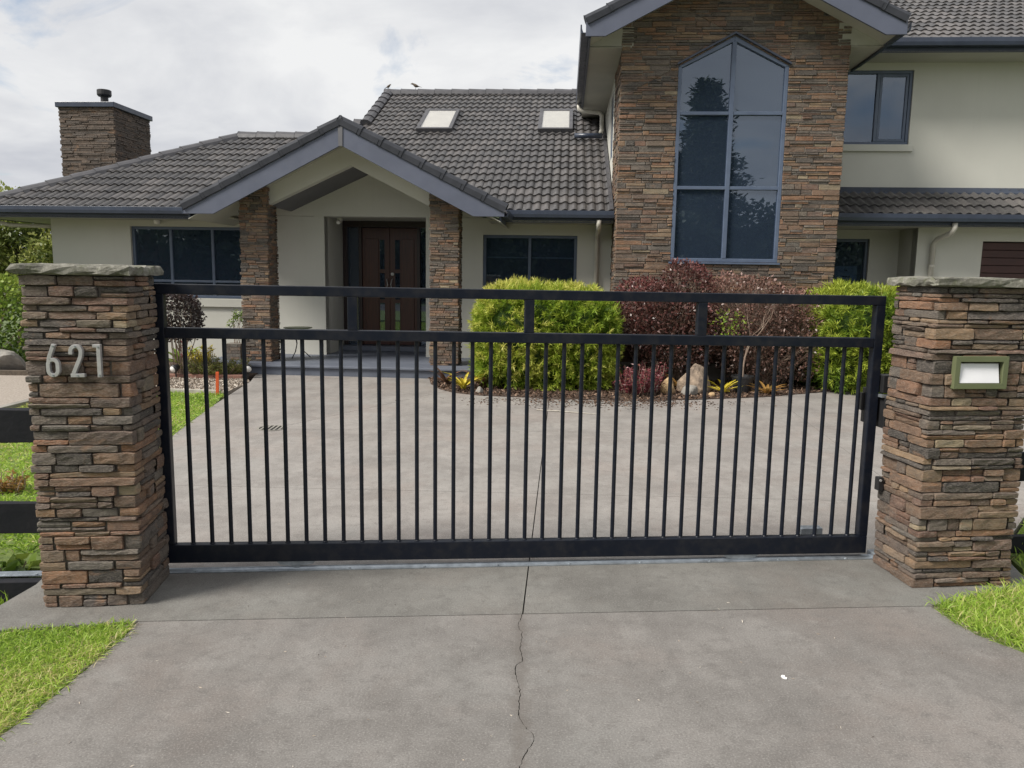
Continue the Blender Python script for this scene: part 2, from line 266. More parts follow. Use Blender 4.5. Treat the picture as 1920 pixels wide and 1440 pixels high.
# ------------------------------------------------------------------ mesh helpers
def link(o, parent=None):
    COL.objects.link(o)
    if parent is not None: o.parent = parent
    return o
def tag(o, label=None, cat=None, group=None, kind=None):
    if label: o['label'] = label
    if cat: o['category'] = cat
    if group: o['group'] = group
    if kind: o['kind'] = kind
    return o
def empty(name, loc=(0, 0, 0), rz=0.0):
    o = bpy.data.objects.new(name, None); o.location = loc; o.rotation_euler = (0, 0, rz); o.empty_display_size = 0.2
    return link(o)
def mesh_obj(name, V, F, mat, parent=None, tones=None, smooth=False, bevel=0.0):
    me = bpy.data.meshes.new(name); me.from_pydata([tuple(v) for v in V], [], F)
    me.materials.append(mat)
    if tones is not None:
        a = me.attributes.new('tone', 'FLOAT', 'FACE'); a.data.foreach_set('value', np.asarray(tones, dtype=np.float32))
    if name in ('pane', 'sidelight', 'glass_strip'):
        bm = bmesh.new(); bm.from_mesh(me); bmesh.ops.recalc_face_normals(bm, faces=bm.faces); bm.to_mesh(me); bm.free()
    if smooth: me.polygons.foreach_set('use_smooth', [True] * len(me.polygons))
    me.update()
    o = link(bpy.data.objects.new(name, me), parent)
    if bevel:
        b = o.modifiers.new('bevel', 'BEVEL'); b.width = bevel; b.segments = 2; b.limit_method = 'ANGLE'; b.angle_limit = 0.7
    return o
class G:
    def __init__(s): s.V = []; s.F = []; s.T = []
    def add(s, V, F, t=0.5):
        k = len(s.V); s.V.extend(tuple(v) for v in V); s.F.extend([tuple(i + k for i in f) for f in F]); s.T.extend([t] * len(F)); return s
    def box(s, x0, x1, y0, y1, z0, z1, t=0.5):
        return s.add([(x0, y0, z0), (x1, y0, z0), (x1, y1, z0), (x0, y1, z0), (x0, y0, z1), (x1, y0, z1), (x1, y1, z1), (x0, y1, z1)],
                     [(0, 3, 2, 1), (4, 5, 6, 7), (0, 1, 5, 4), (1, 2, 6, 5), (2, 3, 7, 6), (3, 0, 4, 7)], t)
    def prism(s, poly, off, t=0.5):
        n = len(poly); off = Vector(off); V = [Vector(p) for p in poly]; V += [p + off for p in V]
        F = [tuple(range(n - 1, -1, -1)), tuple(range(n, 2 * n))] + [(i, (i + 1) % n, n + (i + 1) % n, n + i) for i in range(n)]
        return s.add(V, F, t)
    def tube(s, pts, r, n=8, caps=True, t=0.5):
        pts = [Vector(p) for p in pts]; m = len(pts)
        rs = r if isinstance(r, (list, tuple)) else [r] * m
        V = []; F = []; side = None
        for i, p in enumerate(pts):
            d = (pts[min(i + 1, m - 1)] - pts[max(i - 1, 0)]).normalized()
            if side is None or abs(side.dot(d)) > 0.95:
                side = d.orthogonal().normalized()
            side = (side - d * side.dot(d)).normalized(); up = d.cross(side)
            for k in range(n):
                a = 2 * math.pi * k / n; V.append(p + (side * math.cos(a) + up * math.sin(a)) * rs[i])
        for i in range(m - 1):
            for k in range(n): F.append((i * n + k, i * n + (k + 1) % n, (i + 1) * n + (k + 1) % n, (i + 1) * n + k))
        if caps: F.append(tuple(range(n - 1, -1, -1))); F.append(tuple(range((m - 1) * n, m * n)))
        return s.add(V, F, t)
    def lathe(s, prof, n=16, c=(0, 0, 0), t=0.5):
        V = []; F = []; m = len(prof)
        for r, z in prof:
            for k in range(n):
                a = 2 * math.pi * k / n; V.append((c[0] + r * math.cos(a), c[1] + r * math.sin(a), c[2] + z))
        for i in range(m - 1):
            for k in range(n): F.append((i * n + k, i * n + (k + 1) % n, (i + 1) * n + (k + 1) % n, (i + 1) * n + k))
        F.append(tuple(range(n - 1, -1, -1))); F.append(tuple(range((m - 1) * n, m * n)))
        return s.add(V, F, t)
    def build(s, name, mat, parent=None, smooth=False, bevel=0.0, tones=False):
        return mesh_obj(name, s.V, s.F, mat, parent, s.T if tones else None, smooth, bevel)
def clip2(poly, a, b, c):            # keep a*x+b*y<=c
    o = []; n = len(poly)
    for i in range(n):
        p, q = poly[i], poly[(i + 1) % n]
        dp = a * p[0] + b * p[1] - c; dq = a * q[0] + b * q[1] - c
        if dp <= 0: o.append(p)
        if (dp < 0 < dq) or (dq < 0 < dp):
            t = dp / (dp - dq); o.append(tuple(p[k] + (q[k] - p[k]) * t for k in range(len(p))))
    return o
def halfplanes(poly):                # convex CCW -> inside half planes a,b,c
    r = []
    for i in range(len(poly)):
        (x0, y0), (x1, y1) = poly[i][:2], poly[(i + 1) % len(poly)][:2]
        a, b = (y1 - y0), -(x1 - x0); l = math.hypot(a, b); a /= l; b /= l; r.append((a, b, a * x0 + b * y0))
    return r
def parea(p): return 0.5 * abs(sum(p[i][0] * p[(i + 1) % len(p)][1] - p[(i + 1) % len(p)][0] * p[i][1] for i in range(len(p))))

# leaves ------------------------------------------------------------
def unit(a): return a / np.maximum(np.linalg.norm(a, axis=1, keepdims=True), 1e-9)
def leaf_obj(name, P, D, L, W, tone, mat, parent=None, fold=0.25, droop=0.0, mid=0.45):
    n = len(P); D = unit(D); L = np.broadcast_to(L, (n,))[:, None]; W = np.broadcast_to(W, (n,))[:, None]
    S = unit(np.cross(D, rng.normal(size=(n, 3)))); Nn = np.cross(S, D)
    V = np.empty((n, 4, 3), np.float32)
    dr = np.zeros((n, 3)); dr[:, 2] = -droop
    V[:, 0] = P; V[:, 1] = P + D * L * mid + S * W / 2 + Nn * W * fold; V[:, 2] = P + D * L + dr * L; V[:, 3] = P + D * L * mid - S * W / 2 + Nn * W * fold
    return quad_obj(name, V, tone, mat, parent)
def quad_obj(name, V, tone, mat, parent=None):
    n = len(V)
    me = bpy.data.meshes.new(name); me.vertices.add(4 * n); me.vertices.foreach_set('co', V.reshape(-1).astype(np.float32))
    me.loops.add(4 * n); me.loops.foreach_set('vertex_index', np.arange(4 * n, dtype=np.int32))
    me.polygons.add(n); me.polygons.foreach_set('loop_start', np.arange(0, 4 * n, 4, dtype=np.int32))
    try: me.polygons.foreach_set('loop_total', np.full(n, 4, dtype=np.int32))
    except Exception: pass
    me.materials.append(mat)
    a = me.attributes.new('tone', 'FLOAT', 'FACE'); a.data.foreach_set('value', np.clip(np.broadcast_to(tone, (n,)), 0, 1).astype(np.float32))
    me.update(calc_edges=True); me.validate()
    return link(bpy.data.objects.new(name, me), parent)
_K = rng.normal(size=(10, 3)); _PH = rng.uniform(0, 6.28, 10)
def wob(P, f):                       # smooth pseudo noise in -1..1
    return np.sin(P @ (_K.T * f) + _PH).mean(1) * 1.8
def shrub_points(n, a, b, c, p=3.5, lump=0.10, f=3.0, zmin=-0.9):
    X = rng.normal(size=(int(n * 1.6) + 50, 3)); X = unit(X)
    r = (np.abs(X[:, 0]) ** p + np.abs(X[:, 1]) ** p + np.abs(X[:, 2]) ** p) ** (-1 / p)
    S = X * r[:, None]; S = S[S[:, 2] > zmin][:n]
    Nrm = unit(np.sign(S) * np.abs(S) ** (p - 1) / np.array([a, b, c]))
    P = S * np.array([a, b, c]); P = P * (1 + lump * wob(P, f))[:, None]
    return P, Nrm
def needle_shrub(name, label, loc, a, b, c, mat, group, ntuft=700, per=34, L=0.10, W=0.012, p=3.5, lump=0.09, cat='shrub', tb=0.0):
    t = empty(name, loc); tag(t, label, cat, group)
    P, Nr = shrub_points(ntuft, a, b, c, p, lump)
    P[:, 2] += c * 0.92
    k = len(P)
    depth = rng.uniform(0.0, 0.16, k) ** 1.0
    base = P - Nr * depth[:, None]
    dirs = unit(Nr + rng.normal(size=(k, 3)) * 0.35 + np.array([0, 0, 0.35]))
    idx = np.repeat(np.arange(k), per)
    s = rng.uniform(0, 1, len(idx))
    stem = base[idx] + dirs[idx] * (s * 0.15)[:, None]
    D = dirs[idx] * 0.9 + rng.normal(size=(len(idx), 3)) * 0.62 + np.array([0, 0, -0.10])
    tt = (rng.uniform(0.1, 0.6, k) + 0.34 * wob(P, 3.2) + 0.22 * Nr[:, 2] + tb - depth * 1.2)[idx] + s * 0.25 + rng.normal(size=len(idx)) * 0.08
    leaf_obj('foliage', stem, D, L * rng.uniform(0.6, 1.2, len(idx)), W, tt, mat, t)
    g = G(); 
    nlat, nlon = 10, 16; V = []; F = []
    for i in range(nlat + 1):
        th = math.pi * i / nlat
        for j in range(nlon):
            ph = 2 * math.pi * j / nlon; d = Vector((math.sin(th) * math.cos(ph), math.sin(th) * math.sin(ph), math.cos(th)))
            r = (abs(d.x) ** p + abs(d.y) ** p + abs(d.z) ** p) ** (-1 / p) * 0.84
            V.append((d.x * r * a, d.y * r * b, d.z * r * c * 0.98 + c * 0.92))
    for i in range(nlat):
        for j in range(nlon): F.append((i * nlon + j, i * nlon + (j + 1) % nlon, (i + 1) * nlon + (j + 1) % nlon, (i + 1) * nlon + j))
    g.add(V, F, 0.0); g.build('dark_core', mat, t, tones=True)  # solid dark core added to stop see-through, standing in for inner shade
    sh = G()
    for k2 in range(46):
        q = rnd.randrange(len(P)); p0 = Vector(P[q]); nn = Vector(Nr[q])
        if nn.z < .2: continue
        e = p0 + (nn + Vector((rnd.gauss(0, .6), rnd.gauss(0, .6), .5))).normalized() * rnd.uniform(.10, .24)
        sh.tube([p0 - nn * .1, p0.lerp(e, .6) + Vector((rnd.gauss(0, .02), rnd.gauss(0, .02), 0)), e], [.005, .004, .002], 4, False)
    sh.build('dead_twigs', M_DEADTWIG, t)
    st = G()
    for k2 in range(5):
        an = k2 * 1.3; st.tube([(0.05 * math.cos(an), 0.05 * math.sin(an), -0.02), (a * 0.35 * math.cos(an), b * 0.35 * math.sin(an), c * 0.7)], [0.03, 0.015], 6)
    st.build('stem', M_BARK, t)
    return t
def branch_tree(g, p, d, L, r, depth, spread=0.6, shrink=0.72, n=2, t=0.5, tips=None, rr=None, sides=5, up=0.15):
    rr = rr or rnd
    pts = [p]; q = p; dd = d
    for i in range(3):
        dd = (dd + Vector((rr.gauss(0, 0.12), rr.gauss(0, 0.12), rr.gauss(0, 0.08) + up * 0.2))).normalized(); q = q + dd * L / 3; pts.append(q)
    g.tube(pts, [r, r * 0.9, r * 0.8, r * 0.7], sides, False, t)
    if tips is not None and depth <= 1: tips.append((q, dd))
    if depth > 0:
        for i in range(n + (1 if rr.random() < 0.4 else 0)):
            nd_ = (dd + Vector((rr.gauss(0, spread), rr.gauss(0, spread), rr.gauss(0, spread * 0.6) + up))).normalized()
            branch_tree(g, pts[rr.choice([2, 3, 3])], nd_, L * shrink * rr.uniform(0.8, 1.15), r * 0.62, depth - 1, spread, shrink, n, t, tips, rr, max(3, sides - 1), up)

# ------------------------------------------------------------------ frames of the place
HY = math.radians(3.8); HO = Vector((0, 12.6, 0))
hu = Vector((math.cos(HY), -math.sin(HY), 0)); hv = Vector((math.sin(HY), math.cos(HY), 0))
def hw(u, v, z=0.0): return HO + hu * u + hv * v + Vector((0, 0, z))
GA = Vector((-1.80, 3.95, 0)); GB = Vector((2.11, 4.32, 0)); GANG = math.atan2(GB.y - GA.y, GB.x - GA.x)
gd = Vector((math.cos(GANG), math.sin(GANG), 0)); gn = Vector((-gd.y, gd.x, 0))

# ------------------------------------------------------------------ ground, lawns, driveway
def sheet(name, poly, z, mat, kind='structure', thick=0.05, parent=None, label=None):
    g = G(); g.prism([(x, y, z - thick) for x, y in poly], (0, 0, thick)); o = g.build(name, mat, parent)
    if parent is None: tag(o, label, kind=kind)
    return o
tag(mesh_obj('ground', [(-400, -400, -0.24), (400, -400, -0.24), (400, 400, -0.24), (-400, 400, -0.24)], [(0, 1, 2, 3)], M_GROUND), kind='structure')
JL = (-1.705, 3.352); JR = (2.11, 3.655)
bed_curve = [(5.457, 11.29), (4.567, 11.043), (3.445, 10.44), (2.417, 10.114), (1.681, 9.958), (0.566, 10.029), (-0.427, 10.206), (-0.80, 10.42), (-1.02, 10.74), (-1.20, 11.25), (-1.28, 11.80)]
sf0 = hw(-1.0, -0.82); sf1 = hw(-4.0, -0.82)
inside = [(-2.46, 3.205), JL, JR, (2.60, 3.86), (2.80, 3.93), (2.95, 4.45), (3.6, 5.2), (5.0, 6.3), (9.5, 7.6), (10.4, 12.3), (5.75, 12.85), (5.70, 11.42)] + bed_curve + [(sf0.x - 0.25, sf0.y), (sf1.x, sf1.y), (-3.862, 11.251), (-3.60, 9.147), (-3.34, 7.512), (-3.198, 6.85), (-2.55, 4.4), (-2.42, 3.75)]
tag(sheet('driveway', [(-2.4, 3.3), (2.7, 3.9), (2.9, 4.5), (5.0, 6.36), (9.4, 7.7), (10.3, 12.2), (-3.9, 12.2), (-3.2, 7.5), (-2.4, 4.3)], -0.035, M_JOINT, thick=0.1), kind='structure')
drive = bpy.data.objects['driveway']
def line(p, q, side, gap):          # half plane left (side=+1) of p->q
    dx_, dy_ = q[0] - p[0], q[1] - p[1]; l = math.hypot(dx_, dy_); nx, ny = -dy_ / l, dx_ / l
    a, b = -nx * side, -ny * side; return (a, b, a * p[0] + b * p[1] - gap / 2)
L1 = ((0.068, 3.496), (0.502, 10.158)); T2 = ((-2.48, 5.63), (2.76, 5.48)); T3 = ((-2.19, 7.79), (3.83, 7.96)); D1 = ((-2.366, 8.0), (-0.955, 10.489)); D2 = ((3.122, 6.64), (3.596, 10.455)); JJ = (JL, JR)
gp = 0.006; TR = ((GA.x, GA.y), (GB.x, GB.y))
cells = []
for s in (1, -1):
    lo = line(*L1, s, gp * 1.1)
    cells.append([lo, line(*T2, -1, gp), line(*TR, 1, gp)]); cells.append([lo, line(*TR, -1, gp), 'strip'])
    mid = [lo, line(*T2, 1, gp), line(*T3, -1, gp)]; far = [lo, line(*T3, 1, gp)]
    if s == 1:
        cells += [mid, far + [line(*D1, 1, gp)], far + [line(*D1, -1, gp)]]
    else:
        for q in (mid, far): cells += [q + [line(*D2, 1, gp)], q + [line(*D2, -1, gp)]]
for c in cells:
    p = [tuple(q) for q in inside]
    for h in c:
        if h != 'strip': p = clip2(p, *h)
    if len(p) > 2 and parea(p) > 0.02:
        sheet('slab', p, 0.0, M_STRIP if 'strip' in c else M_CONC, parent=drive, thick=0.07)
crack = [(0.066, 3.486), (0.060, 3.44), (0.046, 3.381), (0.053, 3.33), (0.063, 3.301), (0.058, 3.22), (0.054, 3.149), (0.059, 3.09), (0.062, 3.032), (0.046, 3.012), (0.033, 2.996), (0.031, 2.95), (0.035, 2.902), (0.044, 2.84), (0.051, 2.782), (0.044, 2.70), (0.042, 2.636), (0.053, 2.585), (0.075, 2.545), (0.090, 2.52), (0.095, 2.473), (0.076, 2.43), (0.064, 2.397), (0.050, 2.35), (0.045, 2.326), (0.06, 2.1), (0.03, 1.8), (0.05, 1.2), (0.0, 0.2), (0.05, -1.5), (0.02, -4.0)]
_c = []
for (p_, q_) in zip(crack[:-1], crack[1:]):
    m_ = max(2, int(abs(q_[1] - p_[1]) / 0.012)); m_ = min(m_, 30)
    for i in range(m_): _c.append((p_[0] + (q_[0] - p_[0]) * i / m_ + rnd.uniform(-.0035, .0035), p_[1] + (q_[1] - p_[1]) * i / m_))
crack = _c + [crack[-1]]
cw = [rnd.uniform(0.0007, 0.0023) for i in range(len(crack))]
lj = lambda x: JL[1] + (x - JL[0]) * (JR[1] - JL[1]) / (JR[0] - JL[0]) - 0.007
left_edge = [(-2.9, -4.0), (-2.35, -1.0), (-1.95, 1.4), (-1.76, 2.35), (-1.715, 2.7), (-1.70, 2.98), (-1.69, 3.2), (-1.700, lj(-1.70))]
right_edge = [(2.105, lj(2.105)), (2.115, 3.5), (2.15, 3.34), (2.26, 3.17), (2.6, 2.6), (2.95, 1.4), (3.4, -1.0), (4.0, -4.0)]
tag(sheet('apron', [(-2.6, -3.9), (3.7, -3.9), (2.5, 2.6), (2.1, 3.5), (-1.6, 3.3), (-1.66, 2.5)], -0.035, M_JOINT, thick=0.1), kind='structure')
apron = bpy.data.objects['apron']
crk = [(crack[0][0], lj(crack[0][0]))] + crack[1:]
sheet('slab', left_edge + [(x - w, y) for (x, y), w in zip(crk, cw)], 0.0, M_APRON, parent=apron, thick=0.07)
sheet('slab', [(x + w, y) for (x, y), w in reversed(list(zip(crk, cw)))] + right_edge, 0.0, M_APRON, parent=apron, thick=0.07)
tag(sheet('road', [(-120, -11), (120, -11), (120, -4), (-120, -4)], -0.02, M_ASPHALT, thick=0.2), kind='structure')

lawn_fl = [(-9, -4), (-2.9, -4.0), (-2.35, -1.0), (-1.95, 1.4), (-1.77, 2.35), (-1.725, 2.7), (-1.71, 2.98), (-1.70, 3.2), (-1.715, 3.34), (-2.46, 3.19), (-2.75, 3.12), (-9, 3.0)]
lawn_fr = [(4.0, -4.0), (9, -4), (9, 4.6), (2.82, 3.95), (2.60, 3.85), (2.115, 3.645), (2.122, 3.5), (2.157, 3.34), (2.27, 3.17), (2.61, 2.6), (2.96, 1.4), (3.41, -1.0)]
lawn_in = [(-6.2, 3.95), (-2.5, 3.98), (-2.56, 4.4), (-3.208, 6.85), (-3.35, 7.512), (-3.61, 9.147), (-3.80, 10.02), (-4.48, 10.10), (-5.72, 10.2), (-5.80, 8.5)]
lawn_r = [(2.9, 4.1), (12, 5.2), (12, 7.9), (9.52, 7.58), (5.02, 6.28), (3.62, 5.18), (2.97, 4.45)]
for i, pl in enumerate((lawn_fl, lawn_fr, lawn_in, lawn_r)): sheet('lawn', pl, -0.006, M_SOIL, thick=0.2)
sheet('garden_bed', bed_curve[::-1] + [(5.70, 11.42), (5.75, 13.6), (-1.25, 13.4)], 0.012, M_MULCH, thick=0.1)
sheet('garden_bed', [(-4.06, 11.52), (-4.02, 12.1), (-4.2, 13.6), (-8.6, 14.2), (-8.0, 11.6)], 0.02, M_MULCH, thick=0.1)
sheet('pebble_strip', [(-3.83, 10.12), (-3.87, 11.25), (-4.05, 11.50), (-5.9, 11.6), (-5.8, 10.28)], 0.0, M_GRAVEL, thick=0.1)
sheet('gravel_path', [(-5.86, 6.0), (-5.86, 10.2), (-5.95, 11.6), (-8.2, 11.65), (-12, 12.6), (-14, 6.0)], -0.005, M_GRAVEL, thick=0.15)

def in_poly(X, Y, poly):
    r = np.zeros(len(X), bool); j = len(poly) - 1
    for i in range(len(poly)):
        xi, yi = poly[i]; xj, yj = poly[j]
        c = ((yi > Y) != (yj > Y)) & (X < (xj - xi) * (Y - yi) / (yj - yi + 1e-12) + xi); r ^= c; j = i
    return r
def grass(poly, box, dens, L, W, z, label, tilt=0.5, tb=0.0, clump=0.6):
    x0, x1, y0, y1 = box; n = int(dens * (x1 - x0) * (y1 - y0))
    X = rng.uniform(x0, x1, n); Y = rng.uniform(y0, y1, n); k = in_poly(X, Y, poly); X = X[k]; Y = Y[k]; n = len(X)
    X = X + rng.normal(size=n) * .012; Y = Y + rng.normal(size=n) * .012
    P = np.stack([X, Y, np.full(n, z)], 1); w = wob(P * np.array([1, 1, 0]), 5.0); w2 = wob(P * np.array([1, 1, 0]) + 7, 1.6)
    D = np.stack([rng.normal(size=n) * tilt + 0.25 * w, rng.normal(size=n) * tilt + 0.25 * w2, np.full(n, 1.0)], 1)
    tt = 0.42 + 0.34 * w2 + 0.24 * w + rng.normal(size=n) * 0.22 + tb + (rng.random(n) < 0.06) * 0.45
    o = leaf_obj('grass', P, D, L * (1 + clump * 0.5 * w) * rng.uniform(0.5, 1.25, n), W * rng.uniform(0.7, 1.3, n), tt, ML_GRASS, None, 0.2, 0.25, 0.5)
    return tag(o, label, kind='stuff')
grass(lawn_fl, (-3.1, -1.69, 2.0, 3.35), 22000, 0.052, 0.0038, -0.008, 'short bright green grass of the front verge left of the driveway', 1.0, 0.16)
grass(lawn_fr, (2.1, 3.6, 2.5, 4.45), 15000, 0.085, 0.0042, -0.008, 'longer green grass at the foot of the letterbox pillar', 0.8, 0.04)
grass(lawn_in, (-6.0, -2.5, 4.2, 10.2), 2600, 0.065, 0.010, -0.008, 'sunlit green lawn grass behind the gate and fence', 1.0, 0.3)
grass(lawn_r, (2.9, 5.5, 4.1, 7.0), 1500, 0.10, 0.011, -0.008, 'rough yellowish green grass beyond the right fence', 0.7, 0.15)
weed_poly = [(-4.2, 3.15), (-2.48, 3.22), (-2.44, 3.72), (-2.44, 4.15), (-4.2, 4.15)]
grass(weed_poly, (-4.2, -2.4, 3.15, 4.2), 3600, 0.15, 0.010, -0.16, 'lush weedy grass under the left fence rails', 0.6, 0.02)

# ------------------------------------------------------------------ house stones collected, ranked, built at the end
HSTONES = []; HTILES = []
CAMH = Vector((0.84, -12.57, 1.6))
def stone_prism(poly, proud, depth, mp, ch=0.005):
    n = len(poly); cx_ = sum(p[0] for p in poly) / n; cy_ = sum(p[1] for p in poly) / n
    inn = []
    for p in poly:
        dx_, dy_ = p[0] - cx_, p[1] - cy_; l = math.hypot(dx_, dy_) or 1; k = max(0.4, 1 - ch * 1.5 / l); inn.append((cx_ + dx_ * k, cy_ + dy_ * k))
    V = [mp(a, proud + rnd.uniform(-0.003, 0.003), z) for a, z in inn] + [mp(a, proud - ch, z) for a, z in poly] + [mp(a, -depth, z) for a, z in poly]
    F = [tuple(range(n))] + [(n + i, n + (i + 1) % n, (i + 1) % n, i) for i in range(n)] + [(2 * n + i, 2 * n + (i + 1) % n, n + (i + 1) % n, n + i) for i in range(n)]
    return V, F
def clad(a0, a1, z0, z1, mp, parent, cut=None, keep=(), hr=(0.028, 0.062), lr=(0.10, 0.42), gap=0.007, vis=1.0, ends=0.008, depth=0.03, flip=False, sp=0.35, tr=(0.0, 0.8)):
    z = z0
    while z < z1 - 0.012:
        h = rnd.uniform(*hr)
        if z1 - z - h < 0.02: h = z1 - z
        a = a0 + rnd.uniform(-ends, ends)
        while a < a1 - 0.01:
            l = rnd.uniform(*lr) * rnd.choice((0.6, 1, 1, 1.2))
            e = a + l
            if a1 - e < lr[0] * 0.7: e = a1 + rnd.uniform(-ends, ends)
            split = [(z, z + h)]
            if h > 0.045 and rnd.random() < sp:
                m_ = z + h * rnd.uniform(0.4, 0.6); split = [(z, m_), (m_, z + h)]
            for (b0, b1) in split:
                p = [(a + gap / 2, b0 + gap / 2), (e - gap / 2, b0 + gap / 2 + rnd.uniform(-.003, .003)), (e - gap / 2, b1 - gap / 2), (a + gap / 2, b1 - gap / 2 + rnd.uniform(-.003, .003))]
                pieces = [p]
                for hp in keep: pieces = [clip2(q, *hp) for q in pieces]
                if cut:
                    res = []
                    for q in pieces:
                        cur = q
                        for (A, B, C_) in halfplanes(cut):
                            o_ = clip2(cur, -A, -B, -C_)
                            if len(o_) > 2 and parea(o_) > 2e-4: res.append(o_)
                            cur = clip2(cur, A, B, C_)
                            if len(cur) < 3: break
                    pieces = res
                for q in pieces:
                    if len(q) > 2 and parea(q) > 2e-4:
                        if flip: q = q[::-1]
                        V, F = stone_prism(q, rnd.uniform(0.004, 0.026), depth, mp)
                        c = Vector(V[0]); HSTONES.append((parea(q) * vis / (c - CAMH).length_squared, V, F, tr[0] + (tr[1] - tr[0]) * rnd.random(), parent))
            a = e
        z += h

# ------------------------------------------------------------------ house
house = empty('house', HO, -HY)
tag(house, 'cream plastered house with dark tiled roofs, stone gable tower and porch behind the gate', 'house')
def fr(v0): return lambda a, o, z: (a, v0 - o, z)          # faces the camera
def bk(v0): return lambda a, o, z: (a, v0 + o, z)
def lf(u0): return lambda a, o, z: (u0 - o, a, z)
def rt(u0): return lambda a, o, z: (u0 + o, a, z)
def wall(name, a0, a1, z0, z1, mp, openings=(), thick=0.2, mat=None):
    A = sorted({a0, a1, *[x for o in openings for x in o[:2]]}); Z = sorted({z0, z1, *[x for o in openings for x in o[2:]]})
    V = []; F = []
    def q(*p): k = len(V); V.extend(p); F.append((k, k + 1, k + 2, k + 3))
    for i in range(len(A) - 1):
        for j in range(len(Z) - 1):
            am, zm = (A[i] + A[i + 1]) / 2, (Z[j] + Z[j + 1]) / 2
            if any(o[0] < am < o[1] and o[2] < zm < o[3] for o in openings): continue
            for d in (0, -thick): q(mp(A[i], d, Z[j]), mp(A[i + 1], d, Z[j]), mp(A[i + 1], d, Z[j + 1]), mp(A[i], d, Z[j + 1]))
    for (b0, b1, c0, c1) in [(a0, a1, z0, z1), *openings]:
        for (p, r_) in (((b0, c0), (b1, c0)), ((b1, c0), (b1, c1)), ((b1, c1), (b0, c1)), ((b0, c1), (b0, c0))):
            q(mp(p[0], 0, p[1]), mp(r_[0], 0, r_[1]), mp(r_[0], -thick, r_[1]), mp(p[0], -thick, p[1]))
    return mesh_obj(name, V, F, mat or M_PLASTER, house)
def mbox(g, mp, a0, a1, d0, d1, z0, z1):
    P = [mp(a, d, z) for z in (z0, z1) for a, d in ((a0, d0), (a1, d0), (a1, d1), (a0, d1))]
    g.add(P, [(0, 3, 2, 1), (4, 5, 6, 7), (0, 1, 5, 4), (1, 2, 6, 5), (2, 3, 7, 6), (3, 0, 4, 7)])
def window(a0, a1, z0, z1, mp, mull=(), trans=(), set_=0.05, fw=0.05, room=1.8, sash=(), blind_or_glare=None, sill=None):
    w = empty('window'); w.parent = house
    g = G(); i0, i1 = -set_ - 0.07, -set_
    mbox(g, mp, a0, a1, i0, i1, z0, z0 + fw); mbox(g, mp, a0, a1, i0, i1, z1 - fw, z1); mbox(g, mp, a0, a0 + fw, i0, i1 , z0 + fw, z1 - fw); mbox(g, mp, a1 - fw, a1, i0, i1, z0 + fw, z1 - fw)
    ms = sorted(mull)
    for m in ms: mbox(g, mp, m - fw * 0.5, m + fw * 0.5, i0, i1 - 0.002, z0 + fw, z1 - fw)
    for (b0, b1, z) in trans: mbox(g, mp, b0, b1, i0, i1 - 0.004, z - fw * 0.4, z + fw * 0.4)
    g.build('frame', M_FRAME, w, bevel=0.006)
    edges = [a0 + fw] + [x for m in ms for x in (m - fw * 0.5, m + fw * 0.5)] + [a1 - fw]
    for k in range(0, len(edges), 2):
        zz = sorted([z0 + fw, z1 - fw] + [t[2] for t in trans if t[0] <= edges[k] + 0.01 and t[1] >= edges[k + 1] - 0.01])
        for j in range(len(zz) - 1):
            lo = zz[j] + (fw * 0.4 if j else 0); hi = zz[j + 1] - (fw * 0.4 if j + 1 < len(zz) - 1 else 0)
            if (k // 2) in sash:
                gs = G(); s = 0.045; e0, e1 = edges[k] + 0.004, edges[k + 1] - 0.004; l2, h2 = lo + 0.004, hi - 0.004
                mbox(gs, mp, e0, e1, i0 + 0.01, i1 - 0.012, l2, l2 + s); mbox(gs, mp, e0, e1, i0 + 0.01, i1 - 0.012, h2 - s, h2); mbox(gs, mp, e0, e0 + s, i0 + 0.01, i1 - 0.012, l2 + s, h2 - s); mbox(gs, mp, e1 - s, e1, i0 + 0.01, i1 - 0.012, l2 + s, h2 - s)
                gs.build('sash', M_FRAME, w, bevel=0.005)
                gg = G(); mbox(gg, mp, e0 + s, e1 - s, i0 + 0.030, i0 + 0.036, l2 + s, h2 - s); gg.build('pane', M_GLASS, w)
            else:
                gg = G(); mbox(gg, mp, edges[k], edges[k + 1], i0 + 0.030, i0 + 0.036, lo, hi); gg.build('pane', M_GLASS, w)
    r = G(); b0, b1 = i0 - 0.02, -room
    P = lambda a, d, z: mp(a, d, z)
    e = 0.25
    for quad in ([(a0 - e, b1, z0 - .6), (a1 + e, b1, z0 - .6), (a1 + e, b1, z1 + .2), (a0 - e, b1, z1 + .2)], [(a0 - e, -0.21, z0 - .6), (a0 - e, b1, z0 - .6), (a0 - e, b1, z1 + .2), (a0 - e, -0.21, z1 + .2)],
                 [(a1 + e, -0.21, z0 - .6), (a1 + e, b1, z0 - .6), (a1 + e, b1, z1 + .2), (a1 + e, -0.21, z1 + .2)], [(a0 - e, -0.21, z0 - .6), (a1 + e, -0.21, z0 - .6), (a1 + e, b1, z0 - .6), (a0 - e, b1, z0 - .6)],
                 [(a0 - e, -0.21, z1 + .2), (a1 + e, -0.21, z1 + .2), (a1 + e, b1, z1 + .2), (a0 - e, b1, z1 + .2)]):
        r.add([P(*q) for q in quad], [(0, 1, 2, 3)])
    r.build('room', M_ROOM, w)
    if blind_or_glare:
        for k in range(0, len(edges), 2):
            gb = G(); mbox(gb, mp, edges[k] + 0.01, edges[k + 1] - 0.01, i0 - 0.06, i0 - 0.055, blind_or_glare, z1 - fw); gb.build('blind_or_glare', M_BLIND, w)
            gb = G(); mbox(gb, mp, edges[k] + 0.01, edges[k + 1] - 0.01, i0 - 0.065, i0 - 0.045, blind_or_glare - 0.02, blind_or_glare); gb.build('blind_rail', M_WHITE, w)
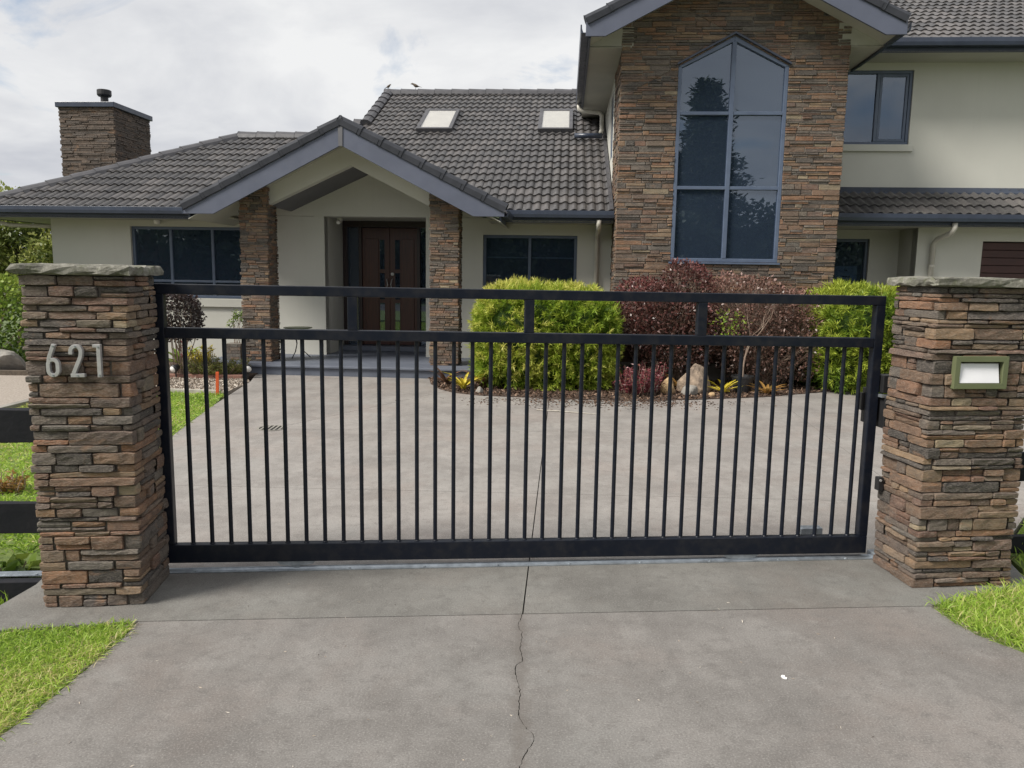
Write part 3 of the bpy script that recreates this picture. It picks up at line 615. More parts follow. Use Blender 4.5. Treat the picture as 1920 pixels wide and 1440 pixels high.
    if sill:
        gs = G(); mbox(gs, mp, a0 - 0.06, a1 + 0.06, -0.15, 0.05, z0 - sill, z0 - 0.002); gs.build('sill', M_PLASTER, w, bevel=0.008)
    return w
VM = 0.9
wall('wall', -8.4, -3.40, 0, 2.58, fr(VM), [(-6.93, -4.66, 1.12, 2.38)])
window(-6.93, -4.66, 1.12, 2.38, fr(VM), (-6.22, -5.45), ((-6.93, -4.66, 1.42),), sill=0.15, room=1.4)
wall('wall', VM + 0.2, 8.0, 0, 2.60, lf(-8.4))
wall('wall', VM + 0.002, 2.2, 0.15, 2.60, rt(-3.40), thick=0.18)                       # left cheek of the recess
wall('wall', VM + 0.002, 2.2, 0.15, 2.60, lf(-1.60), thick=0.18)

wall('wall', -1.60, 1.75, 0, 2.58, fr(VM), [(-0.60, 1.03, 0.95, 2.30)])
window(-0.60, 1.03, 0.95, 2.30, fr(VM), (0.21,), blind_or_glare=1.93, room=1.6)
g = G(); g.box(-3.40, -1.60, VM + 0.25, 2.2, 2.585, 2.62); g.build('recess_ceiling', M_SOFFIT, house)
# porch slab and step
g = G(); g.box(-5.05, 0.35, -0.80, 2.3, -0.2, 0.15); g.build('porch_floor', M_PORCH, house, bevel=0.012)
g = G(); g.box(-5.052, 0.352, -0.835, -0.70, 0.118, 0.157); g.build('step_nosing', M_PORCH, house, bevel=0.008)
g = G(); g.box(-3.38, -1.62, 1.75, 2.25, 0.152, 0.24); g.build('threshold', M_PORCH, house, bevel=0.006)
# front door
dv = 2.02
g = G(); g.box(-3.5, -1.5, 2.62, 2.66, 0, 2.8); g.box(-3.5, -3.42, 2.2, 2.62, 0, 2.8); g.box(-1.58, -1.5, 2.2, 2.62, 0, 2.8); g.box(-3.5, -1.5, 2.16, 2.62, 2.6, 2.66); g.build('hall', M_BLACK, house)
d = empty('front_door'); d.parent = house
g = G(); F_ = fr(dv)
for (a, b) in ((-3.39, -3.31), (-3.09, -3.03), (-1.97, -1.91), (-1.69, -1.61)): mbox(g, F_, a, b, -0.1, 0.02, 0.24, 2.47)
mbox(g, F_, -3.39, -1.61, -0.1, 0.019, 2.47, 2.584)
g.build('door_frame', M_DOORFRAME, d, bevel=0.006)
for (a, b) in ((-3.31, -3.09), (-1.91, -1.69)):
    g = G(); mbox(g, F_, a, b, -0.06, -0.05, 0.24, 2.47); g.build('sidelight', M_GLASS, d)
for s in (0, 1):
    o0 = -3.03 if s == 0 else -2.498
    o1 = -2.502 if s == 0 else -1.97
    leaf = empty('door_leaf'); leaf.parent = d
    g = G(); mbox(g, F_, o0, o1, -0.07, -0.03, 0.25, 2.46); 
    g.build('leaf_board', M_DOOR, leaf, bevel=0.004)
    pa, pb = (o0 + 0.06, o1 - 0.21) if s == 0 else (o0 + 0.21, o1 - 0.06)
    g = G(); mbox(g, F_, pa, pb, -0.028, -0.012, 0.48, 2.26); g.build('raised_panel', M_DOOR, leaf, bevel=0.006)
    ga, gb_ = (o1 - 0.19, o1 - 0.10) if s == 0 else (o0 + 0.10, o0 + 0.19)
    for (z0, z1) in ((0.5, 1.05), (1.12, 1.62), (1.69, 2.24)):
        g = G(); mbox(g, F_, ga, gb_, -0.029, -0.022, z0, z1); g.build('glass_strip', M_GLASS, leaf)
    hx = o1 - 0.05 if s == 0 else o0 + 0.05
    sg = 1 if s == 0 else -1
    g = G(); g.tube([(hx, dv + 0.03, 1.30), (hx + sg * 0.0, dv - 0.03, 1.31), (hx + sg * 0.022, dv - 0.05, 1.40), (hx, dv - 0.03, 1.50), (hx, dv + 0.03, 1.51)], 0.009, 8); g.build('handle', M_STEEL, leaf, smooth=True)
    if s == 1:
        g = G(); g.tube([(hx, dv + 0.03, 1.60), (hx, dv, 1.60)], 0.03, 14); g.build('lock', M_STEEL, leaf)
# porch posts
def post(u0, u1, v0, v1, z0, z1, slope):
    p = empty('porch_post'); p.parent = house
    g = G(); zt = [z1 - 0.12 + slope * (u - (u0 + u1) / 2) for u in (u0, u1)]
    g.add([(u0 + .03, v0 + .03, z0), (u1 - .03, v0 + .03, z0), (u1 - .03, v1 - .03, z0), (u0 + .03, v1 - .03, z0), (u0 + .03, v0 + .03, zt[0]), (u1 - .03, v0 + .03, zt[1]), (u1 - .03, v1 - .03, zt[1]), (u0 + .03, v1 - .03, zt[0])],
          [(0, 3, 2, 1), (4, 5, 6, 7), (0, 1, 5, 4), (1, 2, 6, 5), (2, 3, 7, 6), (3, 0, 4, 7)]); g.build('core', M_MORTAR2, p)
    top = (-slope, 1.0, z1 - slope * (u0 + u1) / 2)
    clad(u0, u1, z0, z1 + 0.2, fr(v0 + 0.03), p, keep=[top], lr=(0.09, 0.26), hr=(0.030, 0.058), ends=0.014)
    clad(u0, u1, z0, z1 + 0.2, bk(v1 - 0.03), p, keep=[top], lr=(0.09, 0.26), hr=(0.03, 0.058), vis=0, flip=True)
    ts = z1 + slope * (u1 - (u0 + u1) / 2); tl = z1 + slope * (u0 - (u0 + u1) / 2)
    clad(v0 + 0.032, v1 - 0.032, z0, ts - 0.03, rt(u1 - 0.03), p, lr=(0.09, 0.24), hr=(0.03, 0.058), vis=0.5)
    clad(v0 + 0.032, v1 - 0.032, z0, tl - 0.03, lf(u0 + 0.03), p, lr=(0.09, 0.24), hr=(0.03, 0.058), vis=0.05, flip=True)
TN = 0.51
PU, PZ = -2.59, 3.80; PHW = 2.45                    # porch roof centre, deck apex, half width
def prake(u): return PZ - TN * abs(u - PU)
post(-4.40, -3.93, -0.36, 0.10, 0.15, prake(-4.165) - 0.14, TN)
post(-1.32, -0.85, -0.36, 0.10, 0.15, prake(-1.085) - 0.14, -TN)
g = G(); g.prism([(-4.6, VM - .004, 2.585), (-0.6, VM - .004, 2.585), (-0.6, VM - .004, prake(-0.6) - .13), (PU, VM - .004, PZ - .13), (-4.6, VM - .004, prake(-4.6) - .13)], (0, .25, 0)); g.build('head_wall', M_PLASTER, house)
# gable infill with pointed opening
g = G()
for (A, B, c0, c1) in (((-3.99, prake(-3.99) - 0.10), (PU, PZ - 0.10), (PU - 0.02, 3.30), (-3.99, 2.665)), ((PU, PZ - 0.10), (-1.26, prake(-1.26) - 0.10), (-1.26, 2.635), (PU - 0.02, 3.30))):
    g.prism([(A[0], -0.20, A[1]), (c1[0], -0.20, c1[1]), (c0[0], -0.20, c0[1]), (B[0], -0.20, B[1])], (0, 0.16, 0))
g.build('gable_panel', M_PLASTER, house)

# ---- roofs
def tri_w(v):                       # weight for ranking
    return 1.0
def roof_part(name, mat=M_RIDGE):
    e = empty(name); e.parent = house; return e
WAVE = [(0, 0), (.14, .12), (.32, .70), (.47, 1.0), (.63, .93), (.78, .50), (.86, .04)]
def tiles(part, O, E, S, poly, vis=1.0, tw=0.30, tl=0.335, amp=0.0145, skip=None):
    O = Vector(O); E = Vector(E).normalized(); S = Vector(S).normalized(); Nn = E.cross(S)
    hp = halfplanes(poly); e0 = min(p[0] for p in poly); e1 = max(p[0] for p in poly); s1 = max(p[1] for p in poly); s0 = min(p[1] for p in poly)
    rows = int(math.ceil((s1 - s0) / tl)); cols = int(math.ceil((e1 - e0) / tw)); ns = 14
    for r in range(rows):
        sa = s0 + r * tl; sb = sa + tl + 0.04
        for c in range(cols):
            ea = e0 + c * tw; jit = rnd.uniform(-0.009, 0.009); hj = rnd.uniform(0, 0.004)
            if skip and skip(O + E * (ea + tw / 2) + S * (sa + tl / 2)): continue
            faces = []
            pr = []
            for k in range(ns + 1):
                fx, fh = WAVE[k % 7] if k < 14 else (1.0, 0.0)
                x = (fx + (k // 7 if k < 14 else 1)) / 2
                pr.append((ea + x * tw, amp * 2 * fh))
            lift = 0.030 + hj
            for k in range(ns):
                (xa, ha), (xb, hb) = pr[k], pr[k + 1]
                top = [(xa, sa + jit, ha + lift), (xb, sa + jit, hb + lift), (xb, sb + jit, hb + 0.002), (xa, sb + jit, ha + 0.002)]
                frt = [(xa, sa + jit, ha + lift - 0.022), (xb, sa + jit, hb + lift - 0.022), (xb, sa + jit, hb + lift), (xa, sa + jit, ha + lift)]
                for f in (frt, top):
                    q = f
                    if f is frt:
                        m_ = ((f[0][0] + f[1][0]) / 2, f[0][1] + 0.005)
                        if any(a * m_[0] + b * m_[1] > c_ + 1e-6 for a, b, c_ in hp[1:]): continue
                    else:
                        for a, b, c_ in hp[1:]:
                            if any(a * p[0] + b * p[1] > c_ for p in q): q = clip2(q, a, b, c_)
                            if len(q) < 3: break
                    if len(q) >= 3: faces.append(q)
            if not faces: continue
            V = []; F = []
            for q in faces:
                k = len(V); V += [tuple(O + E * p[0] + S * p[1] + Nn * p[2]) for p in q]; F.append(tuple(range(k, k + len(q))))
            ctr = Vector(V[0]); dd = CAMH - ctr
            HTILES.append((vis * len(faces) * max(0, Nn.dot(dd.normalized())) / dd.length_squared, V, F, rnd.random(), part))
def caps(part, P0, P1, length=0.40, kind='ridge', name='ridge_tile', upv=None, rev=False):
    P0 = Vector(P0); P1 = Vector(P1); d_ = (P1 - P0); n = max(1, round(d_.length / length)); st = d_ / n; dn = d_.normalized()
    up = Vector(upv) if upv else Vector((0, 0, 1)); up = (up - dn * up.dot(dn)).normalized(); sd_ = dn.cross(up).normalized()
    if kind == 'ridge': prof = [(-.155, -.065), (-.125, .015), (-.07, .062), (0, .082), (.07, .062), (.125, .015), (.155, -.065), (.12, -.06), (0, .045), (-.12, -.06)]
    else: prof = [(-.045, -.055), (-.055, .03), (-.03, .075), (.03, .09), (.11, .075), (.17, .03), (.17, .0), (-.02, .0), (-.02, -.055)]
    for i in range(n):
        a = P0 + st * i - dn * 0.0; b = P0 + st * (i + 1) + dn * 0.05
        k0, k1 = 1.03, 0.955
        A = [a + (sd_ * x * (-1 if rev else 1) + up * (z + 0.012)) * k0 for x, z in prof]; B = [b + (sd_ * x * (-1 if rev else 1) + up * z) * k1 for x, z in prof]
        m_ = len(prof)
        F = [tuple(range(m_)), tuple(range(2 * m_ - 1, m_ - 1, -1))] + [(j, (j + 1) % m_, m_ + (j + 1) % m_, m_ + j) for j in range(m_)]
        mesh_obj(name, A + B, F, M_BARGE if name == 'barge_tile' else M_RIDGE, part, bevel=0.006)
CS = math.cos(math.atan(TN)); SN = math.sin(math.atan(TN))
EV, EZ = 0.28, 2.64                                       # eave line of the main roof
SV = (0, CS, SN)
def sl(dv_): return dv_ / CS
def rz(v): return EZ + TN * (v - EV)
main = roof_part('main_roof')
def deck(part, pts, t=0.05, name='roof_deck'):
    g = G(); g.prism(pts, (0, 0, -t)); g.build(name, M_GUTTER, part)
HU0, RL = -9.50, 3.72; AU = HU0 + (RL - EV); VG = -3.62; RV = 6.78
# left wing front slope (hip cut) and the tall part right of the verge
under_porch = lambda p: abs(p.x - PU) < PHW - .25 and p.z < prake(p.x) - 0.12
tiles(main, (0, EV, EZ), (1, 0, 0), SV, [(HU0, 0), (VG, 0), (VG, sl(RL - EV)), (AU, sl(RL - EV))], skip=under_porch)
tiles(main, (0, EV, EZ), (1, 0, 0), SV, [(VG, 0), (1.62, 0), (1.62, sl(RV - EV)), (VG, sl(RV - EV))], 1.2, skip=under_porch)
deck(main, [(HU0, EV, EZ - .01), (PU - PHW + .25, EV, EZ - .01), (PU, EV + (PZ - .12 - EZ) / TN, PZ - .13), (PU + PHW - .25, EV, EZ - .01), (1.62, EV, EZ - .01), (1.62, RV, rz(RV) - .01), (VG, RV, rz(RV) - .01), (VG, RL, rz(RL) - .01), (AU, RL, rz(RL) - .01)])
# back slopes
deck(main, [(VG, RV, rz(RV) - .01), (1.62, RV, rz(RV) - .01), (1.62, 12.0, rz(RV) - TN * (12 - RV)), (VG, 12.0, rz(RV) - TN * (12 - RV))])
deck(main, [(AU, RL, rz(RL) - .01), (VG, RL, rz(RL) - .01), (VG, 2 * RL - EV, EZ), (HU0, 2 * RL - EV, EZ)])
deck(main, [(HU0, EV, EZ - .01), (AU, RL, rz(RL) - .01), (HU0, 2 * RL - EV, EZ - .01)])
tiles(main, (HU0, 2 * RL - EV, EZ), (0, -1, 0), (CS, 0, SN), [(0, 0), (2 * (RL - EV), 0), (RL - EV, sl(RL - EV))], 0.1)
g = G(); g.add([(VG, RL - .3, rz(RL - .3)), (VG, RV, rz(RV) - .02), (VG, 11.5, 3.6), (VG, 7, 3.0)], [(0, 1, 2, 3)]); g.build('verge_wall', M_FASCIA, house)
caps(main, (HU0 + .05, EV + .05, EZ + .02), (AU, RL, rz(RL) + 0.02), 0.42)
caps(main, (AU, RL, rz(RL) + .03), (VG, RL, rz(RL) + .03), 0.40)
caps(main, (VG - .05, RV, rz(RV) + 0.03), (1.3, RV, rz(RV) + 0.03), 0.42)
caps(main, (VG, RL + 0.75, rz(RL + 0.75) + 0.03), (VG, RV, rz(RV) + 0.03), 0.36, 'barge', 'verge_tile', (0, -SN, CS))
# little rear wing ridge left of the verge
caps(main, (-4.42, 6.75, 5.27), (VG, 6.75, 5.27), 0.4)
deck(main, [(-4.42, 6.75, 5.26), (VG, 6.75, 5.26), (VG, 5.6, 4.67), (-5.0, 5.6, 4.67)])
# gutters
def gutter(part, P0, P1, outv, h=0.115, w=0.12):
    P0 = Vector(P0); P1 = Vector(P1); o_ = Vector(outv)
    prof = [(0, 0), (w, 0.0), (w + .012, h * .45), (w + .012, h), (w - .008, h), (w - .012, h * .5), (w - .03, .012), (0.0, .012)]
    g = G(); A = [P0 + o_ * x + Vector((0, 0, z - h)) for x, z in prof]; g.prism(A, P1 - P0)
    g.build('gutter', M_GUTTER, part, bevel=0.004)
    g = G(); A = [P0 + o_ * x + Vector((0, 0, z)) for x, z in ((-.03, -h - .07), (0.0, -h - .07), (0.0, 0), (-.03, 0))]; g.prism(A, P1 - P0); g.build('fascia', M_GUTTER, part)
gutter(main, (HU0, EV, EZ + .02), (PU - PHW + .1, EV, EZ + .02), (0, -1, 0))
gutter(main, (PU + PHW - .05, EV, EZ + .02), (1.60, EV, EZ + .02), (0, -1, 0))
gutter(main, (HU0, EV, EZ + .02), (HU0, 2 * RL, EZ + .02), (-1, 0, 0))
g = G(); g.box(-0.45, 1.6, EV, VM - .003, 2.485, 2.505); g.build('soffit', M_SOFFIT, house)
g = G(); g.box(HU0, -4.75, EV, VM - .003, 2.485, 2.505); g.build('soffit', M_SOFFIT, house)
g = G(); g.box(HU0, -8.402, VM - .003, 7, 2.485, 2.505); g.build('soffit', M_SOFFIT, house)
# porch roof
pr_ = roof_part('porch_roof'); PV0 = -0.80; PVB = EV + (PZ - EZ) / TN
for s in (-1, 1):
    ue = PU + s * PHW; ze = PZ - TN * PHW
    L_ = PHW / CS
    if s < 0: tiles(pr_, (ue, PVB, ze), (0, -1, 0), (CS, 0, SN), [(0, 0), (PVB - PV0 - .05, 0), (PVB - PV0 - .05, L_), (0, L_)], 0.05)
    else: tiles(pr_, (ue, PV0 + .05, ze), (0, 1, 0), (-CS, 0, SN), [(0, 0), (PVB - PV0 - .05, 0), (PVB - PV0 - .05, L_), (0, L_)], 0.05)
    dk = [(ue, PV0 + .02, ze), (PU, PV0 + .02, PZ), (PU, PVB, PZ), (ue, PVB, ze)]
    deck(pr_, dk if s > 0 else dk[::-1], 0.03)
    # raked soffit lining
    g = G(); z_ = -0.15
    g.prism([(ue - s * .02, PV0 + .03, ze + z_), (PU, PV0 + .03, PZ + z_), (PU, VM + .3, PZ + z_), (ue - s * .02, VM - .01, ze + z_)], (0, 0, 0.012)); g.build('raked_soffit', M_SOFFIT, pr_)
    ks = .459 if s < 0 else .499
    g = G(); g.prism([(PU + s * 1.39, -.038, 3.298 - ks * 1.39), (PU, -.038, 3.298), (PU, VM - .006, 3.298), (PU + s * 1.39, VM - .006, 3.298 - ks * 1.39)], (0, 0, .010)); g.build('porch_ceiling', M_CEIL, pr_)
    # bargeboard
    g = G(); g.prism([(ue + s * .04, PV0, ze + .04 - TN * .04), (PU, PV0, PZ + .04), (PU, PV0, PZ - .29), (PU + s * 2.02, PV0, PZ - .29 - TN * 2.02), (ue + s * .04, PV0, PZ - .29 - TN * 2.02)], (0, 0.035, 0)); g.build('bargeboard', M_FASCIA, pr_, bevel=0.004)
    caps(pr_, (ue + s * .05, PV0 + .02, ze + .03), (PU, PV0 + .02, PZ + .055), 0.345, 'barge', 'barge_tile', (s * SN, 0, CS), rev=(s < 0))
    gutter(pr_, (ue - s * .01, PV0 + .06, ze + .03), (ue - s * .01, EV - .1, ze + .03), (s, 0, 0), 0.1, 0.1)
caps(pr_, (PU, PV0 + .1, PZ + .04), (PU, PVB, PZ + .04), 0.4)
g = G(); g.prism([(PU - .03, PV0 - .012, PZ - .30), (PU + .03, PV0 - .012, PZ - .30), (PU + .035, PV0 - .012, PZ - .02), (PU - .035, PV0 - .012, PZ - .02)], (0, 0.012, 0)); g.build('apex_cover', M_CEIL, pr_)
# skylights
for (a0, a1) in ((-2.36, -1.60), (0.19, 0.92)):
    s_ = empty('skylight'); s_.parent = main
    def rp(u, v, h): return (u, v - SN * h, rz(v) + CS * h)
    v0, v1 = 3.98, 5.28
    g = G()
    for (x0, x1, y0, y1) in ((a0, a1, v0, v0 + .07), (a0, a1, v1 - .09, v1), (a0, a0 + .08, v0 + .07, v1 - .09), (a1 - .08, a1, v0 + .07, v1 - .09)):
        P = [rp(x, y, h) for h in (0.0, 0.12) for x, y in ((x0, y0), (x1, y0), (x1, y1), (x0, y1))]
        g.add(P, [(0, 3, 2, 1), (4, 5, 6, 7), (0, 1, 5, 4), (1, 2, 6, 5), (2, 3, 7, 6), (3, 0, 4, 7)])
    g.build('frame', M_RIDGE, s_, bevel=0.008)
    g = G(); P = [rp(x, y, h) for h in (0.105, 0.110) for x, y in ((a0 + .08, v0 + .07), (a1 - .08, v0 + .07), (a1 - .08, v1 - .09), (a0 + .08, v1 - .09))]
    g.add(P, [(0, 3, 2, 1), (4, 5, 6, 7), (0, 1, 5, 4), (1, 2, 6, 5), (2, 3, 7, 6), (3, 0, 4, 7)]); g.build('pane', M_SKYGLASS, s_)
    g = G(); g.add([rp(x, y, 0.095) for x, y in ((a0 + .08, v0 + .07), (a1 - .08, v0 + .07), (a1 - .08, v1 - .09), (a0 + .08, v1 - .09))], [(0, 1, 2, 3)]); g.build('blind_or_glare', M_PIPE, s_)  # pale sheet added under the glass; its colour stands for reflected sky

# ---- stone tower
TV, TU0, TU1, TC = -0.34, 1.60, 4.96, 3.275
TZE = 5.16; THW = 2.19                                     # tower roof eave height, half width
TAZ = TZE + TN * THW
tw = empty('stone_tower'); tw.parent = house
W0, W1, WZ0, WZS, WZA = 2.46, 4.09, 1.86, 4.76, 5.19
win_poly = [(W0, WZ0), (W1, WZ0), (W1, WZS), (TC, WZA), (W0, WZS)]
def tr_z(u): return TAZ - TN * abs(u - TC) - 0.10
g = G(); vb = TV + 0.03
def tq(*p): g.prism([(a, vb, z) for a, z in p], (0, 0.25, 0))
tq((TU0 + .03, .0), (W0, 0), (W0, tr_z(W0)), (TU0 + .03, tr_z(TU0))); tq((W1, 0), (TU1 - .03, 0), (TU1 - .03, tr_z(TU1)), (W1, tr_z(W1)))
tq((W0, 0), (W1, 0), (W1, WZ0), (W0, WZ0)); tq((W0, WZS), (TC, WZA), (TC, tr_z(TC)), (W0, tr_z(W0))); tq((TC, WZA), (W1, WZS), (W1, tr_z(W1)), (TC, tr_z(TC)))
g.build('backing_wall', M_MORTAR2, tw)
g = G(); g.box(TU0 + .03, TU0 + .28, vb + .25, 1.35, 0, 5.05); g.box(TU1 - .28, TU1 - .03, vb + .25, 1.2, 0, 5.12); g.build('side_wall', M_MORTAR2, tw)
keep = [(-TN, 1, TAZ - .10 - TN * TC), (TN, 1, TAZ - .10 + TN * TC)]
clad(TU0, TU1, 0.27, 6.2, fr(vb), tw, cut=win_poly, keep=keep, lr=(0.12, 0.44), hr=(0.035, 0.085), gap=0.009, sp=0.5)
clad(vb + .002, 1.35, 0.27, 5.10, lf(TU0 + .03), tw, lr=(0.12, 0.4), hr=(.045, .10), gap=.010, vis=0.15, flip=True)
clad(vb + .002, 1.2, 0.27, 5.10, rt(TU1 - .03), tw, lr=(0.1, 0.3), vis=0)
g = G(); g.box(TU0 - .03, TU1 + .03, TV - .04, 0.85, -0.1, 0.265); g.build('plinth', M_CONC2, tw, bevel=0.01)
# pointed window
w = empty('gable_window'); w.parent = house
fwv0, fwv1 = TV + 0.02, TV + 0.12; fb = 0.055
g = G()
def fpoly(pts, d0=fwv0, d1=fwv1): g.prism([(a, d0, z) for a, z in pts], (0, d1 - d0, 0))
fpoly([(W0, WZ0), (W1, WZ0), (W1, WZ0 + fb), (W0, WZ0 + fb)])
fpoly([(W0, WZ0 + fb), (W0 + fb, WZ0 + fb), (W0 + fb, WZS - .02), (W0, WZS)]); fpoly([(W1 - fb, WZ0 + fb), (W1, WZ0 + fb), (W1, WZS), (W1 - fb, WZS - .02)])
k = (WZA - WZS) / (TC - W0)
fpoly([(W0, WZS), (W0 + fb, WZS - .02), (TC, WZA - .075), (TC, WZA)]); fpoly([(TC, WZA), (TC, WZA - .075), (W1 - fb, WZS - .02), (W1, WZS)])
g.build('frame', M_FRAME, w, bevel=0.006)
zt = [WZ0 + fb, 2.98, 4.08]
g = G(); g.box(TC - .032, TC + .032, fwv0 - .004, fwv1, WZ0 + fb, WZA - .076); g.build('mullion', M_FRAME, w, bevel=0.006)
for z in zt[1:]:
    for (a, b) in ((W0 + fb, TC - .032), (TC + .032, W1 - fb)):
        g = G(); g.box(a, b, fwv0 + .003, fwv1, z - .025, z + .025); g.build('transom', M_FRAME, w, bevel=0.005)
gp0, gp1 = fwv0 + .045, fwv0 + .051
for (a, b) in ((W0 + fb, TC - .032), (TC + .032, W1 - fb)):
    for (z0, z1) in ((zt[0], zt[1] - .025), (zt[1] + .025, zt[2] - .025)):
        g = G(); g.box(a, b, gp0, gp1, z0, z1); g.build('pane', M_GLASS, w)
    za = lambda u: (WZS - .02) + k * (min(u, 2 * TC - u) - W0 - fb)
    g = G(); g.prism([(a, gp0, zt[2] + .025), (b, gp0, zt[2] + .025), (b, gp0, za(b)), (a, gp0, za(a))], (0, .006, 0)); g.build('pane', M_GLASS, w)
g = G(); 
for q in ([(W0 - .3, 1.5, 1.2), (W1 + .3, 1.5, 1.2), (W1 + .3, 1.5, 5.4), (W0 - .3, 1.5, 5.4)], [(W0 - .3, -.06, 1.2), (W0 - .3, 1.5, 1.2), (W0 - .3, 1.5, 5.4), (W0 - .3, -.06, 5.4)], [(W1 + .3, -.06, 1.2), (W1 + .3, 1.5, 1.2), (W1 + .3, 1.5, 5.4), (W1 + .3, -.06, 5.4)], [(W0 - .3, -.06, 1.2), (W1 + .3, -.06, 1.2), (W1 + .3, 1.5, 1.2), (W0 - .3, 1.5, 1.2)], [(W0 - .3, -.06, 5.4), (W1 + .3, -.06, 5.4), (W1 + .3, 1.5, 5.4), (W0 - .3, 1.5, 5.4)]):
    g.add(q, [(0, 1, 2, 3)])
g.build('room', M_ROOM, w)
g = G(); k2 = .045
for (A, B) in (((W0 - .02, WZS + .01), (TC, WZA + .02)), ((TC, WZA + .02), (W1 + .02, WZS + .01))):
    g.prism([(A[0], TV - .03, A[1]), (B[0], TV - .03, B[1]), (B[0], TV - .03, B[1] + .03), (A[0], TV - .03, A[1] + .03)], (0, 0.10, 0))
g.build('head_flashing', M_GUTTER, w)
g = G(); g.box(W0 - .03, W1 + .03, TV - .02, TV + .02, WZ0 - .03, WZ0 - .003); g.build('sill_flashing', M_FRAME, w)
# tower roof
tr_ = roof_part('tower_roof'); TRV = TV - 0.60; TRB = 8.5
for s in (-1, 1):
    ue = TC + s * THW; L_ = THW / CS
    if s < 0: tiles(tr_, (ue, TRB, TZE), (0, -1, 0), (CS, 0, SN), [(0, 0), (TRB - TRV - .05, 0), (TRB - TRV - .05, L_), (0, L_)], 0.05)
    else: tiles(tr_, (ue, TRV + .05, TZE), (0, 1, 0), (-CS, 0, SN), [(0, 0), (TRB - TRV - .05, 0), (TRB - TRV - .05, L_), (0, L_)], 0.05)
    dk = [(ue, TRV + .02, TZE), (TC, TRV + .02, TAZ), (TC, TRB, TAZ), (ue, TRB, TZE)]
    deck(tr_, dk if s > 0 else dk[::-1], 0.03)
    g = G(); z_ = -0.115; 
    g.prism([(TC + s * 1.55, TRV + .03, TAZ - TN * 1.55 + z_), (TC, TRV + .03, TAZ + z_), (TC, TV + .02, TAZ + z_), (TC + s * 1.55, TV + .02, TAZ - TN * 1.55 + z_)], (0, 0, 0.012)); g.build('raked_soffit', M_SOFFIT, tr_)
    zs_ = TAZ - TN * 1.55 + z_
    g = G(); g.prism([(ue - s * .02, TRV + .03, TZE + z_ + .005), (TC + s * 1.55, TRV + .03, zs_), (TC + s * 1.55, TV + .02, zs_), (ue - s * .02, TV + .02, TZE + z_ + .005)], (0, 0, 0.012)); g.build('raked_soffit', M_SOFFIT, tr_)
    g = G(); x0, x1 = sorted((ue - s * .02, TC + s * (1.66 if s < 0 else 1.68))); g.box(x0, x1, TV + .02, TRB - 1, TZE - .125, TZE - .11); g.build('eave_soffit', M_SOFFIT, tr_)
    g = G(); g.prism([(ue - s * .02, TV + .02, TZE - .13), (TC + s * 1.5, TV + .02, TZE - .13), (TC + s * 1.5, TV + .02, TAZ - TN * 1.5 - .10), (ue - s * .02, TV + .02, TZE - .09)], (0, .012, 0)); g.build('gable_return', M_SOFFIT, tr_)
    g = G(); g.prism([(ue + s * .04, TRV, TZE + .04), (TC, TRV, TAZ + .04), (TC, TRV, TAZ - .27), (TC + s * 1.95, TRV, TAZ - .27 - TN * 1.95), (ue + s * .04, TRV, TAZ - .27 - TN * 1.95)], (0, 0.035, 0)); g.build('bargeboard', M_FASCIA, tr_, bevel=0.004)
    caps(tr_, (ue + s * .03, TRV + .02, TZE + .05), (TC, TRV + .02, TAZ + .06), 0.38, 'barge', 'barge_tile', (s * SN, 0, CS), rev=(s < 0))
    gutter(tr_, (ue - s * .005, TRV + .06, TZE + .03), (ue - s * .005, 3.8 if s < 0 else 1.0, TZE + .03), (s, 0, 0), 0.12, 0.11)
caps(tr_, (TC, TRV + .1, TAZ + .04), (TC, TRB, TAZ + .04), 0.4)
# upper storey walls
wall('wall', 1.35, 8.5, 2.4, 5.04, lf(TU0 + .012), [(1.6, 2.4, 3.72, 4.85)], thick=0.2)
window(1.6, 2.4, 3.72, 4.85, lf(TU0 + .012), set_=0.02, room=1.2)
UV = 1.2
wall('wall', TU1 - .05, 10.6, 2.85, 5.22, fr(UV), [(5.00, 6.53, 3.88, 5.08)])
window(5.00, 6.53, 3.88, 5.08, fr(UV), (5.98,), sash=(1,), sill=0.115, set_=0.03, room=1.5)
ur = roof_part('upper_roof')
UE, UZ = 0.58, 5.36
tiles(ur, (0, UE, UZ), (1, 0, 0), SV, [(4.9, 0), (10.9, 0), (10.9, sl(5.0)), (4.9, sl(5.0))], 0.6)
deck(ur, [(4.9, UE, UZ - .01), (10.9, UE, UZ - .01), (10.9, UE + 5, UZ + TN * 5 - .01), (4.9, UE + 5, UZ + TN * 5 - .01)])
gutter(ur, (5.2, UE, UZ + .02), (10.9, UE, UZ + .02), (0, -1, 0), 0.12)
g = G(); g.box(4.9, 10.9, UE, UV - .003, UZ - .165, UZ - .15); g.build('soffit', M_SOFFIT, house)
# lower right: recess with window, garage
RV2 = 1.45
wall('wall', TU1 - .05, 6.62, 0, 2.60, fr(RV2), [(5.50, 6.12, 1.05, 2.33)])
w4 = window(5.50, 6.12, 1.05, 2.33, fr(RV2), room=1.0)
for k in range(22):
    g = G(); z = 1.14 + k * 0.052; g.box(5.56, 6.06, RV2 + .125, RV2 + .150, z, z + .006); o = g.build('blind_slat', M_BLIND, w4)
g = G(); g.box(5.60, 5.98, RV2 + .108, RV2 + .111, 1.55, 1.86); g.build('notice_sheet', M_WHITE, w4)
g = G(); g.box(5.76, 5.81, RV2 + .104, RV2 + .107, 1.77, 1.80); g.box(5.72, 5.86, RV2 + .104, RV2 + .107, 1.665, 1.69); g.build('notice_print', M_BLACK, w4)
wall('wall', 0.75, RV2, 0, 2.60, lf(6.62), thick=0.15)
wall('wall', 6.62, 10.6, 0, 2.60, fr(0.748), [(7.66, 10.2, 0.0, 2.28)])
